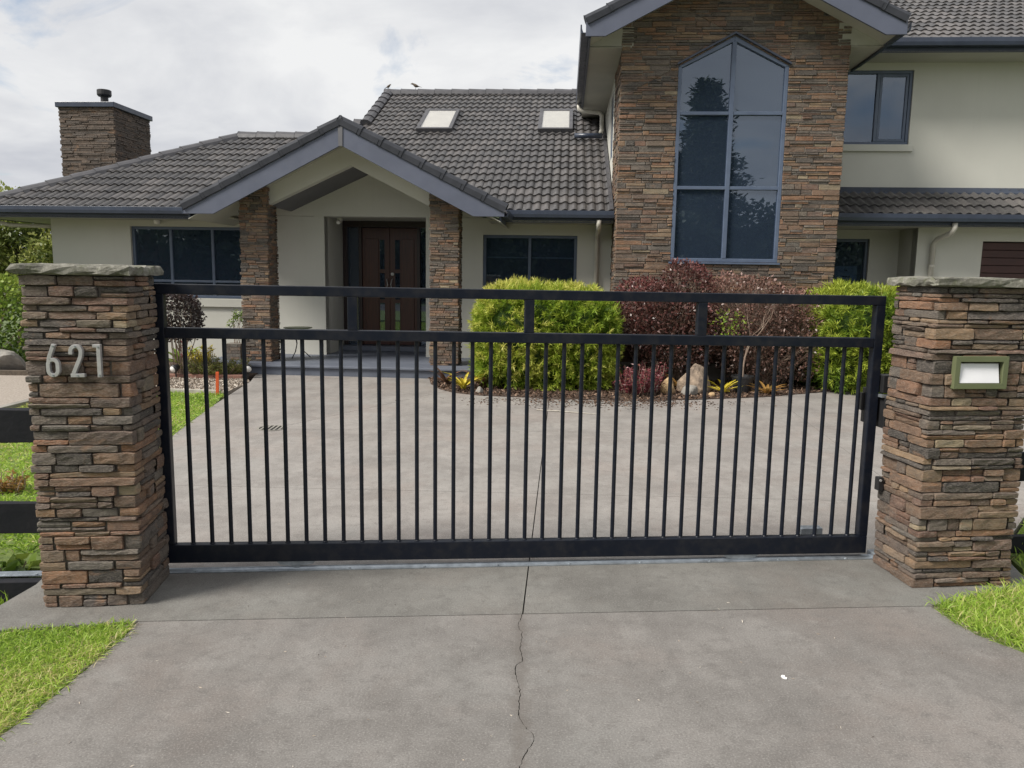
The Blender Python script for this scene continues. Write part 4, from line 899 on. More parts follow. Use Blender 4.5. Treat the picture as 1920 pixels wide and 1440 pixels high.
g = G(); g.box(7.60, 10.3, 0.91, 0.95, 0, 2.35); g.build('garage_backing', M_BLACK, house)
gd_ = empty('garage_door'); gd_.parent = house
for k in range(18):
    g = G(); z = k * 0.126; g.box(7.67, 10.19, 0.86, 0.90, z + .004, z + 0.122); g.build('panel', M_GARAGE, gd_, bevel=0.006)
lr_ = roof_part('lower_roof')
tiles(lr_, (0, 0.28, 2.64), (1, 0, 0), SV, [(TU1 + .02, 0), (10.9, 0), (10.9, sl(UV - .28)), (TU1 + .02, sl(UV - .28))], 1.0)
deck(lr_, [(TU1 + .02, 0.28, 2.63), (10.9, 0.28, 2.63), (10.9, UV, 2.63 + TN * (UV - .28)), (TU1 + .02, UV, 2.63 + TN * (UV - .28))])
gutter(lr_, (TU1 + .02, 0.28, 2.66), (10.9, 0.28, 2.66), (0, -1, 0))
g = G(); g.box(TU1 + .02, 10.9, 0.28, RV2 - .003, 2.482, 2.50); g.build('soffit', M_SOFFIT, house)
g = G(); g.prism([(TU1, UV - .012, 3.10), (TU1, UV - .012, 3.18), (TU1, UV - .12, 3.085), (TU1, UV - .12, 3.06)], (5.9, 0, 0)); g.build('apron_flashing', M_GUTTER, house)
# downpipes
def pipe(pts, name='downpipe', r=0.042):
    g = G(); g.tube(pts, r, 12); o = g.build(name, M_PIPE, house, smooth=True); return o
pipe([(1.36, EV - .06, 2.52), (1.36, EV - .05, 2.44), (1.36, EV + .05, 2.38), (1.36, VM - .1, 2.30), (1.36, VM - .06, 2.22), (1.36, VM - .06, 0.05)])
pipe([(6.95, 0.24, 2.53), (6.95, 0.24, 2.45), (6.94, 0.30, 2.38), (6.87, 0.62, 2.29), (6.85, 0.69, 2.22), (6.85, 0.69, 0.05)])
for z in (0.9, 1.85):
    g = G(); g.lathe([(0.05, 0), (0.05, 0.03)], 12, (6.85, 0.69, z)); g.build('pipe_bracket', M_PIPE, house)
pipe([(HU0 + .35, VM - .3, 2.48), (HU0 + .35, VM - .3, 2.40), (HU0 + .5, VM - .2, 2.36), (-8.6, VM - .02, 2.36), (-8.39, VM + .06, 2.36)], r=0.036)
pipe([(1.03, 3.7, 5.05), (1.03, 3.7, 4.98), (1.10, 3.7, 4.93), (1.44, 3.7, 4.90), (1.50, 3.7, 4.84), (1.50, 3.66, 4.55), (1.48, 3.5, 4.48)], 'spreader_pipe', 0.045)
g = G(); g.tube([(0.95, 3.42, 4.40), (1.50, 3.42, 4.40)], 0.05, 10); g.build('roof_spreader', M_GUTTER, house, smooth=True)
g = G(); g.prism([(1.53, EV, EZ + .03), (1.595, EV, EZ + .03), (1.595, 5, rz(5) + .03), (1.53, 5, rz(5) + .03)], (0, -.01, .03)); g.build('side_flashing', M_RIDGE, house)
# wall lamp and camera
g = G(); g.lathe([(0.0, -.09), (0.045, -.08), (0.055, -.04), (0.05, 0), (0.03, .02)], 14, (-6.39, VM - .07, 2.50)); g.build('wall_lamp', M_WHITE, house, smooth=True)
g = G(); g.box(-3.28, -3.21, 1.30, 1.40, 2.54, 2.585); g.tube([(-3.245, 1.22, 2.50), (-3.245, 1.36, 2.53)], 0.032, 10); g.build('security_camera', M_WHITE, house)
# chimney
ch = empty('chimney'); ch.parent = house
cu0, cu1, cv0, cv1, cz = -9.53, -8.36, 3.0, 4.42, 4.86
g = G(); g.box(cu0 + .03, cu1 - .03, cv0 + .03, cv1 - .03, 0, cz); g.build('core', M_MORTAR, ch)
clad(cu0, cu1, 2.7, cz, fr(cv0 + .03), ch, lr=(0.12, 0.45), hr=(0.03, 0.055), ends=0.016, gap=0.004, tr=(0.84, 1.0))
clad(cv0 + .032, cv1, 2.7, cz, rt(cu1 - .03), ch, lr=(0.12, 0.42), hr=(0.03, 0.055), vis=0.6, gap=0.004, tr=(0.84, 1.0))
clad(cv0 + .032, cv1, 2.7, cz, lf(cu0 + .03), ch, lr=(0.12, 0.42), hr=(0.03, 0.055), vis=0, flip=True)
g = G(); g.box(cu0 - .035, cu1 + .035, cv0 - .035, cv1 + .035, cz - .005, cz + .10); g.build('cap_flashing', M_GUTTER, ch, bevel=0.01)
g = G(); g.lathe([(0.075, 0), (0.075, .15), (0.12, .15), (0.14, .18), (0.14, .27), (0.125, .28)], 18, (-8.80, 3.45, cz + .15)); g.build('flue', M_BLACK, ch)

# ---- place the ranked stones and tiles
def place_ranked(items, nm, stuffname, mat, nmax, label):
    items = sorted(items, key=lambda t: -t[0])
    for (_, V, F, t, par) in items[:nmax]: mesh_obj(nm, V, F, mat, par, [t] * len(F))
    g = G()
    for (_, V, F, t, par) in items[nmax:]: g.add(V, F, t)
    o = g.build(stuffname, mat, house, tones=True); o['kind'] = 'stuff'; o['label'] = label
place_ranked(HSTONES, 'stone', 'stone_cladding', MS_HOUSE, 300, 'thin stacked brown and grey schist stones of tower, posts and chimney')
place_ranked(HTILES, 'tile', 'roof_tiles', M_TILE, 300, 'smaller looking dark grey wavy roof tiles')

# ------------------------------------------------------------------ gate pillars
def grid_stone(a0, a1, z0, z1, proud, depth, mp):
    l, h = a1 - a0, z1 - z0; nx = max(2, min(7, int(l / 0.035))); nz = 2 if h < 0.05 else 3
    V = []; idx = {}; tx, tz = rnd.gauss(0, .004), rnd.gauss(0, .004)
    bo = {}
    for j in range(nz + 1):
        for i in range(nx + 1):
            ed = i in (0, nx) or j in (0, nz); a = a0 + l * i / nx; z = z0 + h * j / nz
            ja, jz = rnd.uniform(-.0028, .0028), rnd.uniform(-.0028, .0028)
            corner = i in (0, nx) and j in (0, nz)
            if ed:
                ca = 0.002 if corner else 0
                oa = a + ja * (0 if i in (0, nx) else 1) + (ca if i == 0 else -ca if i == nx else 0) + (ja * .5 if i in (0, nx) else 0); oz = z + jz * .7 + (ca if j == 0 else -ca if j == nz else 0)
                bo[(i, j)] = (oa, oz)
                ia = oa + (0.003 if i == 0 else -0.003 if i == nx else 0); iz = oz + (0.0028 if j == 0 else -0.0028 if j == nz else 0)
                V.append(mp(ia, proud + tx * (i / nx - .5) + tz * (j / nz - .5) - rnd.uniform(0, .002), iz))
            else: V.append(mp(a + ja, proud + tx * (i / nx - .5) + tz * (j / nz - .5) + rnd.uniform(-.0025, .0025), z + jz))
            idx[(i, j)] = len(V) - 1
    F = [(idx[i, j], idx[i + 1, j], idx[i + 1, j + 1], idx[i, j + 1]) for j in range(nz) for i in range(nx)]
    ring = [(i, 0) for i in range(nx)] + [(nx, j) for j in range(nz)] + [(i, nz) for i in range(nx, 0, -1)] + [(0, j) for j in range(nz, 0, -1)]
    r1 = []; r2 = []
    for c in ring: V.append(mp(bo[c][0], proud - .0065 - rnd.uniform(0, .003), bo[c][1])); r1.append(len(V) - 1)
    for c in ring: V.append(mp(bo[c][0], -depth, bo[c][1])); r2.append(len(V) - 1)
    n = len(ring)
    for k in range(n):
        m_ = (k + 1) % n; F.append((r1[k], r1[m_], idx[ring[m_]], idx[ring[k]])); F.append((r2[k], r2[m_], r1[m_], r1[k]))
    return V, F
def pillar(loc, rz_, w, d, h, label, vis_sides):
    p = empty('gate_pillar', loc, rz_); tag(p, label, 'pillar', 'stone gate pillars')
    g = G(); g.box(.014, w - .014, .014, d - .014, -.05, h); g.build('core', M_MORTAR, p)
    rest = G(); z = 0.0; k = 0
    faces = {'front': (lambda a, o, zz: (a, -o, zz), w, False), 'right': (lambda a, o, zz: (w + o, a, zz), d, False), 'left': (lambda a, o, zz: (-o, a, zz), d, True), 'back': (lambda a, o, zz: (a, d + o, zz), w, True)}
    while z < h - 0.01:
        hh = rnd.choice((0.022, 0.030, 0.036, 0.043, 0.050, 0.058, 0.066))
        if h - z - hh < 0.03: hh = h - z
        k += 1; th = rnd.choice((.05, .07, .09, .12, .15))
        for nm, (mp, span, fl) in faces.items():
            full = (k % 2 == 0) == (nm in ('front', 'back'))
            a, e_ = (rnd.uniform(-.008, .006), span + rnd.uniform(-.006, .008)) if full else (th, span - th)
            while a < e_ - 0.004:
                l = rnd.choice((0.07, 0.11, 0.16, 0.21, 0.27, 0.33)); b = a + l
                if e_ - b < 0.06: b = e_
                sp = [(z, z + hh)]
                if hh > 0.045 and rnd.random() < 0.45: m_ = z + hh * rnd.uniform(.38, .62); sp = [(z, m_), (m_, z + hh)]
                for (c0, c1) in sp:
                    gp_ = 0.0025
                    V, F = grid_stone(a + gp_ / 2, b - gp_ / 2, c0 + gp_ / 2, c1 - gp_ / 2, rnd.uniform(-.003, .014), th - 0.01, mp)
                    if fl: F = [f[::-1] for f in F]
                    t = .8 * rnd.random()
                    if nm in vis_sides: mesh_obj('stone', V, F, MS_PILLAR, p, [t] * len(F))
                    else: rest.add(V, F, t)
                a = b
        z += hh
    o = rest.build('hidden_face_stones', MS_PILLAR, p, tones=True); o['kind'] = 'stuff'; o.name = 'stone_facing'
    # cap: rough slab
    n = 44; V = []; F = []; ov = 0.034
    per = []
    for i in range(n):
        t = i / n * 4; s_ = int(t); f = t - s_
        x0, x1, y0, y1 = -ov, w + ov, -ov, d + ov
        per.append([(x0 + (x1 - x0) * f, y0), (x1, y0 + (y1 - y0) * f), (x1 - (x1 - x0) * f, y1), (x0, y1 - (y1 - y0) * f)][s_])
    cxm, cym = w / 2, d / 2
    rings = [(0.90, h + .001), (0.985, h + .006), (1.0, h + .022), (0.985, h + .04), (0.94, h + .046), (0.6, h + .049), (0.25, h + .048)]
    for sc_, zz in rings:
        for i, (x, y) in enumerate(per):
            j_ = 1 + 0.022 * math.sin(i * 1.7 + zz * 300) * math.sin(i * 0.61) + rnd.uniform(-.02, .02)
            V.append((cxm + (x - cxm) * sc_ * j_, cym + (y - cym) * sc_ * j_, zz + rnd.uniform(-.006, .006) * (0 if sc_ == 0.90 else 1)))
    for r in range(len(rings) - 1):
        for i in range(n): F.append((r * n + i, r * n + (i + 1) % n, (r + 1) * n + (i + 1) % n, (r + 1) * n + i))
    F.append(tuple(range(n - 1, -1, -1))); F.append(tuple(range((len(rings) - 1) * n, len(rings) * n)))
    mesh_obj('cap_stone', V, F, M_CAP, p)
    return p
PR = math.radians(6.5)
pL = pillar((-2.215, 3.476, 0), PR, 0.45, 0.385, 1.573, 'stacked schist stone gate pillar carrying the metal house number', ('front', 'right'))
pR = pillar((2.131, 3.872, 0), PR, 0.545, 0.37, 1.577, 'stacked schist stone gate pillar with the green letterbox slot', ('front', 'left'))
# house number
hn = empty('house_number', tuple(pL.matrix_basis @ Vector((0.10, -0.024, 1.113))), PR)
tag(hn, 'brushed metal house number 621 fixed to the stone pillar', 'house number')
def ribbon(path, w, t=0.009):
    g = G(); n = len(path); Lp = []; Rp = []
    for i in range(n):
        p0 = Vector((*path[max(i - 1, 0)], 0)); p1 = Vector((*path[min(i + 1, n - 1)], 0)); dd = (p1 - p0).normalized(); nn = Vector((-dd.y, dd.x, 0)) * w / 2
        c = Vector((*path[i], 0)); Lp.append(c + nn); Rp.append(c - nn)
    V = [(q.x, yy, q.y) for yy in (-t, 0.012) for q in Lp + Rp]; F = []
    m_ = 2 * n
    for i in range(n - 1):
        F += [(i, n + i, n + i + 1, i + 1), (m_ + i, m_ + i + 1, m_ + n + i + 1, m_ + n + i), (i, i + 1, m_ + i + 1, m_ + i), (n + i, m_ + n + i, m_ + n + i + 1, n + i + 1)]
    F += [(0, m_, m_ + n, n), (n - 1, 2 * n - 1, m_ + 2 * n - 1, m_ + n - 1)]
    g.add(V, F); return g
def arc(cx_, cy_, rx, ry, a0, a1, n=9): return [(cx_ + rx * math.cos(math.radians(a0 + (a1 - a0) * i / n)), cy_ + ry * math.sin(math.radians(a0 + (a1 - a0) * i / n))) for i in range(n + 1)]
sw = 0.0165
six = [(0.0375, 0.150), (0.0150, 0.090)] + arc(0.0295, 0.055, 0.0205, 0.025, 150, 180, 3) + arc(0.0295, 0.033, 0.0205, 0.0245, 180, 360, 12) + arc(0.0295, 0.058, 0.0205, 0.0225, 0, 125, 8)
two = [(0.0085, 0.104)] + arc(0.0305, 0.119, 0.022, 0.0225, 180, 0, 12) + [(0.0525, 0.108), (0.049, 0.092), (0.0165, 0.0168)]
def place(o, dx_): o.location.x = dx_; return o
dg = ribbon(six, sw); o = place(dg.build('digit', M_STEEL, hn, bevel=0.0012), 0.0); o['label'] = 'brushed metal digit 6'
dg = ribbon(two, sw); dg.box(0.004, 0.064, -0.009, 0.012, 0.0, 0.0165); o = place(dg.build('digit', M_STEEL, hn, bevel=0.0012), 0.100); o['label'] = 'brushed metal digit 2'
dg = G(); dg.prism([(0.0165, -0.009, 0), (0.034, -0.009, 0), (0.034, -0.009, 0.150), (0.0, -0.009, 0.150), (0.0, -0.009, 0.136), (0.0165, -0.009, 0.136)], (0, 0.021, 0)); o = place(dg.build('digit', M_STEEL, hn, bevel=0.0012), 0.204); o['label'] = 'brushed metal digit 1'
for (x, z) in ((0.036, 0.141), (0.0295, 0.010), (0.1305, 0.1405), (0.134, 0.0085), (0.229, 0.139), (0.229, 0.010)):
    g = G(); g.tube([(x, -0.0125, z), (x, -0.008, z)], 0.0038, 10); g.build('screw', M_GALV, hn)
# letterbox
lb = empty('letterbox', tuple(pR.matrix_basis @ Vector((0.100, -0.030, 1.066))), PR)
tag(lb, 'olive green framed letterbox slot with white flap set in the stone pillar', 'letterbox')
LW, LH, bw = 0.290, 0.166, 0.028
g = G()
for q in ([(0, 0), (LW, 0), (LW - bw, bw), (bw, bw)], [(LW, 0), (LW, LH), (LW - bw, LH - bw), (LW - bw, bw)], [(LW, LH), (0, LH), (bw, LH - bw), (LW - bw, LH - bw)], [(0, LH), (0, 0), (bw, bw), (bw, LH - bw)]):
    g = G(); g.prism([(a, 0, z) for a, z in q], (0, 0.03, 0)); g.build('frame', M_OLIVE, lb, bevel=0.0015)
g = G()
for q in ([(bw, .03, bw), (LW - bw, .03, bw), (LW - bw, .10, bw), (bw, .10, bw)], [(bw, .03, LH - bw), (LW - bw, .03, LH - bw), (LW - bw, .10, LH - bw), (bw, .10, LH - bw)], [(bw, .03, bw), (bw, .10, bw), (bw, .10, LH - bw), (bw, .03, LH - bw)], [(LW - bw, .03, bw), (LW - bw, .10, bw), (LW - bw, .10, LH - bw), (LW - bw, .03, LH - bw)], [(bw, .10, bw), (LW - bw, .10, bw), (LW - bw, .10, LH - bw), (bw, .10, LH - bw)]): g.add(q, [(0, 1, 2, 3)])
g.build('slot_lining', M_BLACK, lb)
g = G(); g.prism([(bw + .004, 0.004, bw + .002), (LW - bw - .012, 0.004, bw + .002), (LW - bw - .012, 0.022, LH - bw - .010), (bw + .006, 0.022, LH - bw - .010)], (0, 0.004, 0.001)); g.build('flap', M_PAPER, lb, bevel=0.001)

# ------------------------------------------------------------------ sliding gate
gate = empty('sliding_gate', tuple(GA), GANG); tag(gate, 'wide black metal sliding gate of vertical bars between the stone pillars', 'gate')
def gbox(name, x0, x1, y0, y1, z0, z1, t=0, mat=M_GATE, bev=0.004):
    g = G(); g.box(x0, x1, y0, y1, z0, z1); return g.build(name, mat, gate, bevel=bev)
GX0, GX1 = -0.035, 3.885; fy0, fy1 = -0.025, 0.025
zs = lambda x, a, b: a + (b - a) * x / 3.87
def railp(name, xa, xb, z0a, z0b, z1a, z1b, y0=fy0, y1=fy1):
    g = G(); g.add([(xa, y0, z0a), (xb, y0, z0b), (xb, y1, z0b), (xa, y1, z0a), (xa, y0, z1a), (xb, y0, z1b), (xb, y1, z1b), (xa, y1, z1a)], [(0, 3, 2, 1), (4, 5, 6, 7), (0, 1, 5, 4), (1, 2, 6, 5), (2, 3, 7, 6), (3, 0, 4, 7)])
    return g.build(name, M_GATE, gate, bevel=0.004)
railp('top_rail', GX0, GX1, 1.483, 1.468, 1.535, 1.520)
railp('middle_rail', GX0 + .052, GX1 - .052, 1.258, 1.232, 1.312, 1.286)
railp('bottom_rail', GX0, GX1, 0.055, 0.036, 0.155, 0.138)
for x0 in (GX0, GX1 - 0.052):
    railp('stile', x0, x0 + 0.052, zs(x0, .155, .138), zs(x0, .155, .138), zs(x0, 1.483, 1.468), zs(x0, 1.483, 1.468))
for x in (0.965, 1.895, 2.843): gbox('upper_post', x - .026, x + .026, fy0 + .002, fy1 - .002, zs(x, 1.312, 1.286) - .001, zs(x, 1.483, 1.468) + .001)
xs = [0.106 + (3.775 - 0.106) * i / 37 for i in range(38)]
gb0 = G(); gb0.tube([(0, 0, 0), (0, 0, 1.1)], 0.0112, 14, False); bar0 = gb0.build('bar', M_GATE, gate, smooth=True); bar0.location = (xs[0], 0, 0.15)
def bar_fit(o, x):
    z0 = zs(x, .153, .136); z1 = zs(x, 1.26, 1.234); o.location = (x, 0, z0); o.scale = (1, 1, (z1 - z0) / 1.1)
bar_fit(bar0, xs[0])
wl0 = G(); wl0.lathe([(0.0145, 0), (0.0135, 0.004), (0.0117, 0.006)], 12); 
for i, x in enumerate(xs):
    if i:
        o = bar0.copy(); COL.objects.link(o); bar_fit(o, x)
    g = G(); g.lathe([(0.0155, 0), (0.0145, 0.005), (0.0122, 0.008)], 12, (x, 0, zs(x, .153, .136))); g.build('bar_collar', M_GATE, gate)
for x in (0.646, 3.138):
    z0 = zs(x, .055, .036)
    b = G(); b.prism([(x - .105, 0.012, z0 + .001), (x - .085, 0.012, z0 - .018), (x - .04, 0.012, z0 - .024), (x + .04, 0.012, z0 - .024), (x + .085, 0.012, z0 - .018), (x + .105, 0.012, z0 + .001)], (0, -.03, 0)); br = b.build('wheel_bracket', M_GALV, gate)
    b = G(); b.tube([(x, -.012, .036), (x, .012, .036)], 0.026, 18); b.build('wheel', M_GALV, br)
# latch plate on the gate
g = G(); g.box(GX1 - .05, GX1 + .010, .026, .060, 0.80, 1.0); g.build('lock_case', M_BLACK, gate, bevel=0.004)
g = G(); g.box(GX1 - .07, GX1 - .0505, .03, .06, 0.87, 0.97); g.build('lock_plate', M_BLACK, gate, bevel=0.003)
# track
tk = empty('gate_track', tuple(GA), GANG); tag(tk, 'galvanised steel track bolted to the concrete under the sliding gate', 'track')
g = G(); g.box(-1.7, 3.98, -.032, .032, .001, .006); g.build('base_strip', M_GALV, tk)
g = G(); g.prism([(-1.7, -.013, .0055), (-1.7, -.009, .016), (-1.7, 0, .019), (-1.7, .009, .016), (-1.7, .013, .0055)], (5.68, 0, 0)); g.build('raised_rail', M_GALV, tk)
for k in range(14):
    x = -1.5 + k * 0.405
    g = G(); g.lathe([(.008, 0), (.008, .005), (.004, .007)], 6, (x, -.023, .006)); g.build('bolt', M_GALV, tk)
g = G(); g.box(3.93, 3.985, -.04, .04, .006, .035); g.build('end_stop', M_GALV, tk, bevel=0.003)
o = (lambda g: g.box(-.07, .07, -.03, .03, 0.0, .118).build('gate_stop_block', M_GALV, None, bevel=0.006))(G())
o.location = tuple(GA + gd * 3.66 + gn * 0.22); o.rotation_euler = (0, 0, GANG); tag(o, 'small blue grey metal stop block on concrete behind the gate', 'stop block')
# catcher fixed to the pillar
gc = empty('gate_catch', tuple(GA + gd * 3.90 + gn * -0.02), GANG); tag(gc, 'black metal gate catch bracket on the inner face of the letterbox pillar', 'gate catch')
g = G(); g.box(-.01, .06, -.03, .05, 0.98, 1.08); g.build('upper_bracket', M_BLACK, gc, bevel=0.004)
g = G(); g.box(.0, .06, -.05, .05, 0.78, 0.955); g.build('lower_bracket', M_BLACK, gc, bevel=0.004)
g = G(); g.prism([(-.02, -.04, .956), (.06, -.04, .956), (.06, -.04, .968), (-.02, -.04, .972)], (0, .05, 0)); g.build('latch_plate', M_GALV, gc)
ps = (lambda g: g.box(-.012, .02, -.02, .02, 0, .075).build('photo_sensor', M_BLACK, None, bevel=0.004))(G())
ps.location = tuple(pR.matrix_basis @ Vector((-0.028, 0.335, 0.44))); ps.rotation_euler = (0, 0, PR); tag(ps, 'small black sensor box low on the letterbox pillar beside the gate', 'sensor')
g = G(); g.tube([(-.002, -.024, .06), (-.002, -.018, .06)], 0.007, 12); g.build('lens', M_STEEL, ps)

# ------------------------------------------------------------------ fences beside the pillars
def fence(name, label, x0, x1, y, rails, posts, ang=GANG):
    f = empty(name, (x0, y, 0), ang); tag(f, label, 'fence', 'black rail fences')
    for (z0, z1, th) in rails:
        g = G(); n = 8; L_ = x1 - x0
        V = []; F = []
        for i in range(n + 1):
            x = L_ * i / n; j_ = [rnd.uniform(-.004, .004) for _ in range(4)]
            V += [(x, 0, z0 + j_[0]), (x, th, z0 + j_[1]), (x, th, z1 + j_[2]), (x, 0, z1 + j_[3])]
        for i in range(n):
            for k in range(4): F.append((i * 4 + k, i * 4 + 4 + k, i * 4 + 4 + (k + 1) % 4, i * 4 + (k + 1) % 4))
        F += [(0, 1, 2, 3), (n * 4 + 3, n * 4 + 2, n * 4 + 1, n * 4)]
        mesh_obj('rail', V, F, M_BLACKWOOD, f, bevel=0.003)
    for x in posts:
        g = G(); g.box(x, x + .09, .045, .135, -.3, 1.0); g.build('post', M_BLACKWOOD, f, bevel=0.004)
    return f
fence('rail_fence', 'black timber rail fence running left from the numbered pillar', -4.2, -2.16, 3.60, [(0.735, 0.905, .04), (0.265, 0.425, .04)], [0.1])
fence('rail_fence', 'black timber rail fence running right from the letterbox pillar', 2.66, 4.9, 4.33, [(0.46, 0.63, .04), (0.02, 0.125, .045)], [1.6])
rb_ = (lambda g: g.box(-1.9, 0.0, 0, .06, -.22, -.002).build('retaining_board', M_BLACKWOOD, None, bevel=0.004))(G())
rb_.location = tuple(GA + gd * -0.45 + gn * -.10); rb_.rotation_euler = (0, 0, GANG); tag(rb_, 'black retaining board below the track left of the numbered pillar', 'board')

# ------------------------------------------------------------------ garden: shrubs
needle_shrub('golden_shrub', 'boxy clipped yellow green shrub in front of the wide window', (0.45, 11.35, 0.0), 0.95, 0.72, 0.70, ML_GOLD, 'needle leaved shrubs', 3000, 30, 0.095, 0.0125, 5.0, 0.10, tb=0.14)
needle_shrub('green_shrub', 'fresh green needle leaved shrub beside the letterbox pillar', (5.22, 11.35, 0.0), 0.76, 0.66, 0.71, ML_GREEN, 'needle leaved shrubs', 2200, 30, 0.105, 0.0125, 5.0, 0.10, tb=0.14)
def leaf_shrub(name, label, loc, blobs, mats, group, nleaf, L, W, twigs, zlo=0.0):
    t = empty(name, loc); tag(t, label, 'shrub', group)
    Ps = []; Ds = []; Ts = []; vol = [b[3] * b[4] * b[5] for b in blobs]; tot = sum(vol)
    for (x, y, z, a, b, c), v in zip(blobs, vol):
        P, Nr = shrub_points(int(nleaf * v / tot), a, b, c, 2.4, 0.14, 3.5, -0.95)
        dep = rng.uniform(0, 1, len(P)) ** 1.6 * 0.30
        Q = P * (1 - dep[:, None]) + np.array([x, y, z]) + rng.normal(size=P.shape) * 0.02
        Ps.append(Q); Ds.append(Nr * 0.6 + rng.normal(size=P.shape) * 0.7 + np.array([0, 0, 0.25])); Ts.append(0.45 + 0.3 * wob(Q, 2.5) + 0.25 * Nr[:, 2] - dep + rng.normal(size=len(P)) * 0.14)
    P = np.concatenate(Ps); D = np.concatenate(Ds); T = np.concatenate(Ts); k = P[:, 2] > zlo; P = P[k]; D = D[k]; T = T[k]
    if len(mats) == 1: leaf_obj('foliage', P, D, L * rng.uniform(.6, 1.2, len(P)), W, T, mats[0], t)
    else:
        s = (wob(P, 1.7) + (P[:, 2] - P[:, 2].mean()) * 0.9 + rng.normal(size=len(P)) * .35) > 0.05
        leaf_obj('upper_foliage', P[s], D[s], L * rng.uniform(.6, 1.2, s.sum()), W, T[s], mats[0], t); leaf_obj('lower_foliage', P[~s], D[~s], L * rng.uniform(.6, 1.2, (~s).sum()), W, T[~s], mats[1], t)
    g = G()
    for i in range(twigs):
        x, y, z, a, b, c = rnd.choice(blobs); th = rnd.uniform(0, 6.28); ph = rnd.uniform(-0.2, 1.2)
        e = Vector((x + a * .98 * math.cos(th) * math.cos(ph), y + b * .98 * math.sin(th) * math.cos(ph), z + c * 1.02 * math.sin(ph)))
        s0 = Vector((x * .5 + rnd.uniform(-.1, .1), y * .5 + rnd.uniform(-.1, .1), 0)); m_ = s0.lerp(e, .55) + Vector((rnd.uniform(-.1, .1), rnd.uniform(-.1, .1), .08))
        g.tube([s0, m_, e], [0.010, 0.006, 0.0025], 4, False)
        for q in range(3):
            e2 = m_.lerp(e, rnd.uniform(.2, .9)); g.tube([e2, e2 + Vector((rnd.gauss(0, .09), rnd.gauss(0, .09), rnd.uniform(.0, .14)))], [0.003, 0.0015], 3, False)
    g.build('twigs', M_TWIG, t)
    return t
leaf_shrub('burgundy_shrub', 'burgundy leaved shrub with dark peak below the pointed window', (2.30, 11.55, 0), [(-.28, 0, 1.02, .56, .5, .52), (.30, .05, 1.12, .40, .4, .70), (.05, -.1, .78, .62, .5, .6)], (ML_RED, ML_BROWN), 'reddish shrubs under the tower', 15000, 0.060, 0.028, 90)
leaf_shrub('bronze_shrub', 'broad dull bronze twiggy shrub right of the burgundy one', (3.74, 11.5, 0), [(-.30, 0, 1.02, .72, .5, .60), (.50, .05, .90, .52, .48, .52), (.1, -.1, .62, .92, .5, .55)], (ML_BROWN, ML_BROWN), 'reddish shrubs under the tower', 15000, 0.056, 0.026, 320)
leaf_shrub('purple_shrub', 'small dark purple leaved shrub by the left window', (-5.05, 11.6, 0), [(0, 0, .92, .33, .33, .36)], (ML_DARK,), 'dark leaved shrubs', 3200, 0.055, 0.032, 14, 0.3)
leaf_shrub('garden_hedge', 'leafy green hedge behind the gravel path left of the house', (-8.7, 12.7, 0), [(0, 0, .68, 1.15, .75, .76), (-1.9, .4, .75, 1.2, .8, .85)], (ML_HEDGE,), 'hedges left of the house', 15000, 0.085, 0.05, 30)
# trees behind the left end
def leafy_tree(name, label, loc, H_, R_, trunk_r, mat, n, L, W, group, cz=0.62, seed=1):
    t = empty(name, loc); tag(t, label, 'tree', group); rr = random.Random(seed)
    g = G(); tips = []
    branch_tree(g, Vector((0, 0, -.1)), Vector((0.03, 0, 1)), H_ * 0.34, trunk_r, 3, 0.55, 0.75, 3, 0.5, tips, rr, 8, 0.3); g.build('trunk', M_BARK, t, smooth=True)
    C_ = []
    for k in range(26):
        th = rr.uniform(0, 6.28); r = R_ * math.sqrt(rr.random()) * .8; z = H_ * rr.uniform(.36, .92); r *= 1 - max(0, (z / H_ - .6)) * 1.3
        C_.append((r * math.cos(th), r * math.sin(th), z, R_ * rr.uniform(.26, .42)))
    Ps = []; Ds = []; Ts = []
    for (x, y, z, s) in C_:
        m_ = n // len(C_); X = unit(rng.normal(size=(m_, 3))); r = s * rng.uniform(.45, 1.05, m_)
        Ps.append(np.array([x, y, z]) + X * r[:, None] * np.array([1, 1, .8])); Ds.append(X * .6 + rng.normal(size=X.shape) * .6 + np.array([0, 0, .1])); Ts.append(.40 + .3 * X[:, 2] + rng.normal(size=m_) * .16 + rr.uniform(-.15, .15))
    P = np.concatenate(Ps); leaf_obj('crown', P, np.concatenate(Ds), L * rng.uniform(.6, 1.2, len(P)), W, np.concatenate(Ts), mat, t)
    return t
leafy_tree('garden_tree', 'loose olive green tree rising behind the left end of the hedge', (-10.9, 17.0, 0), 3.0, 1.9, .09, ML_TREE, 15000, .11, .06, 'trees beyond the left end of the house', seed=3)
leafy_tree('garden_tree', 'second olive green tree half hidden behind the house corner', (-9.0, 16.4, 0), 2.35, 1.3, .08, ML_TREE, 10000, .10, .055, 'trees beyond the left end of the house', seed=5)
leafy_tree('garden_tree', 'olive green tree at the far left edge behind the hedge', (-13.2, 17.6, 0), 2.7, 1.9, .09, ML_TREE, 9000, .12, .07, 'trees beyond the left end of the house', seed=8)

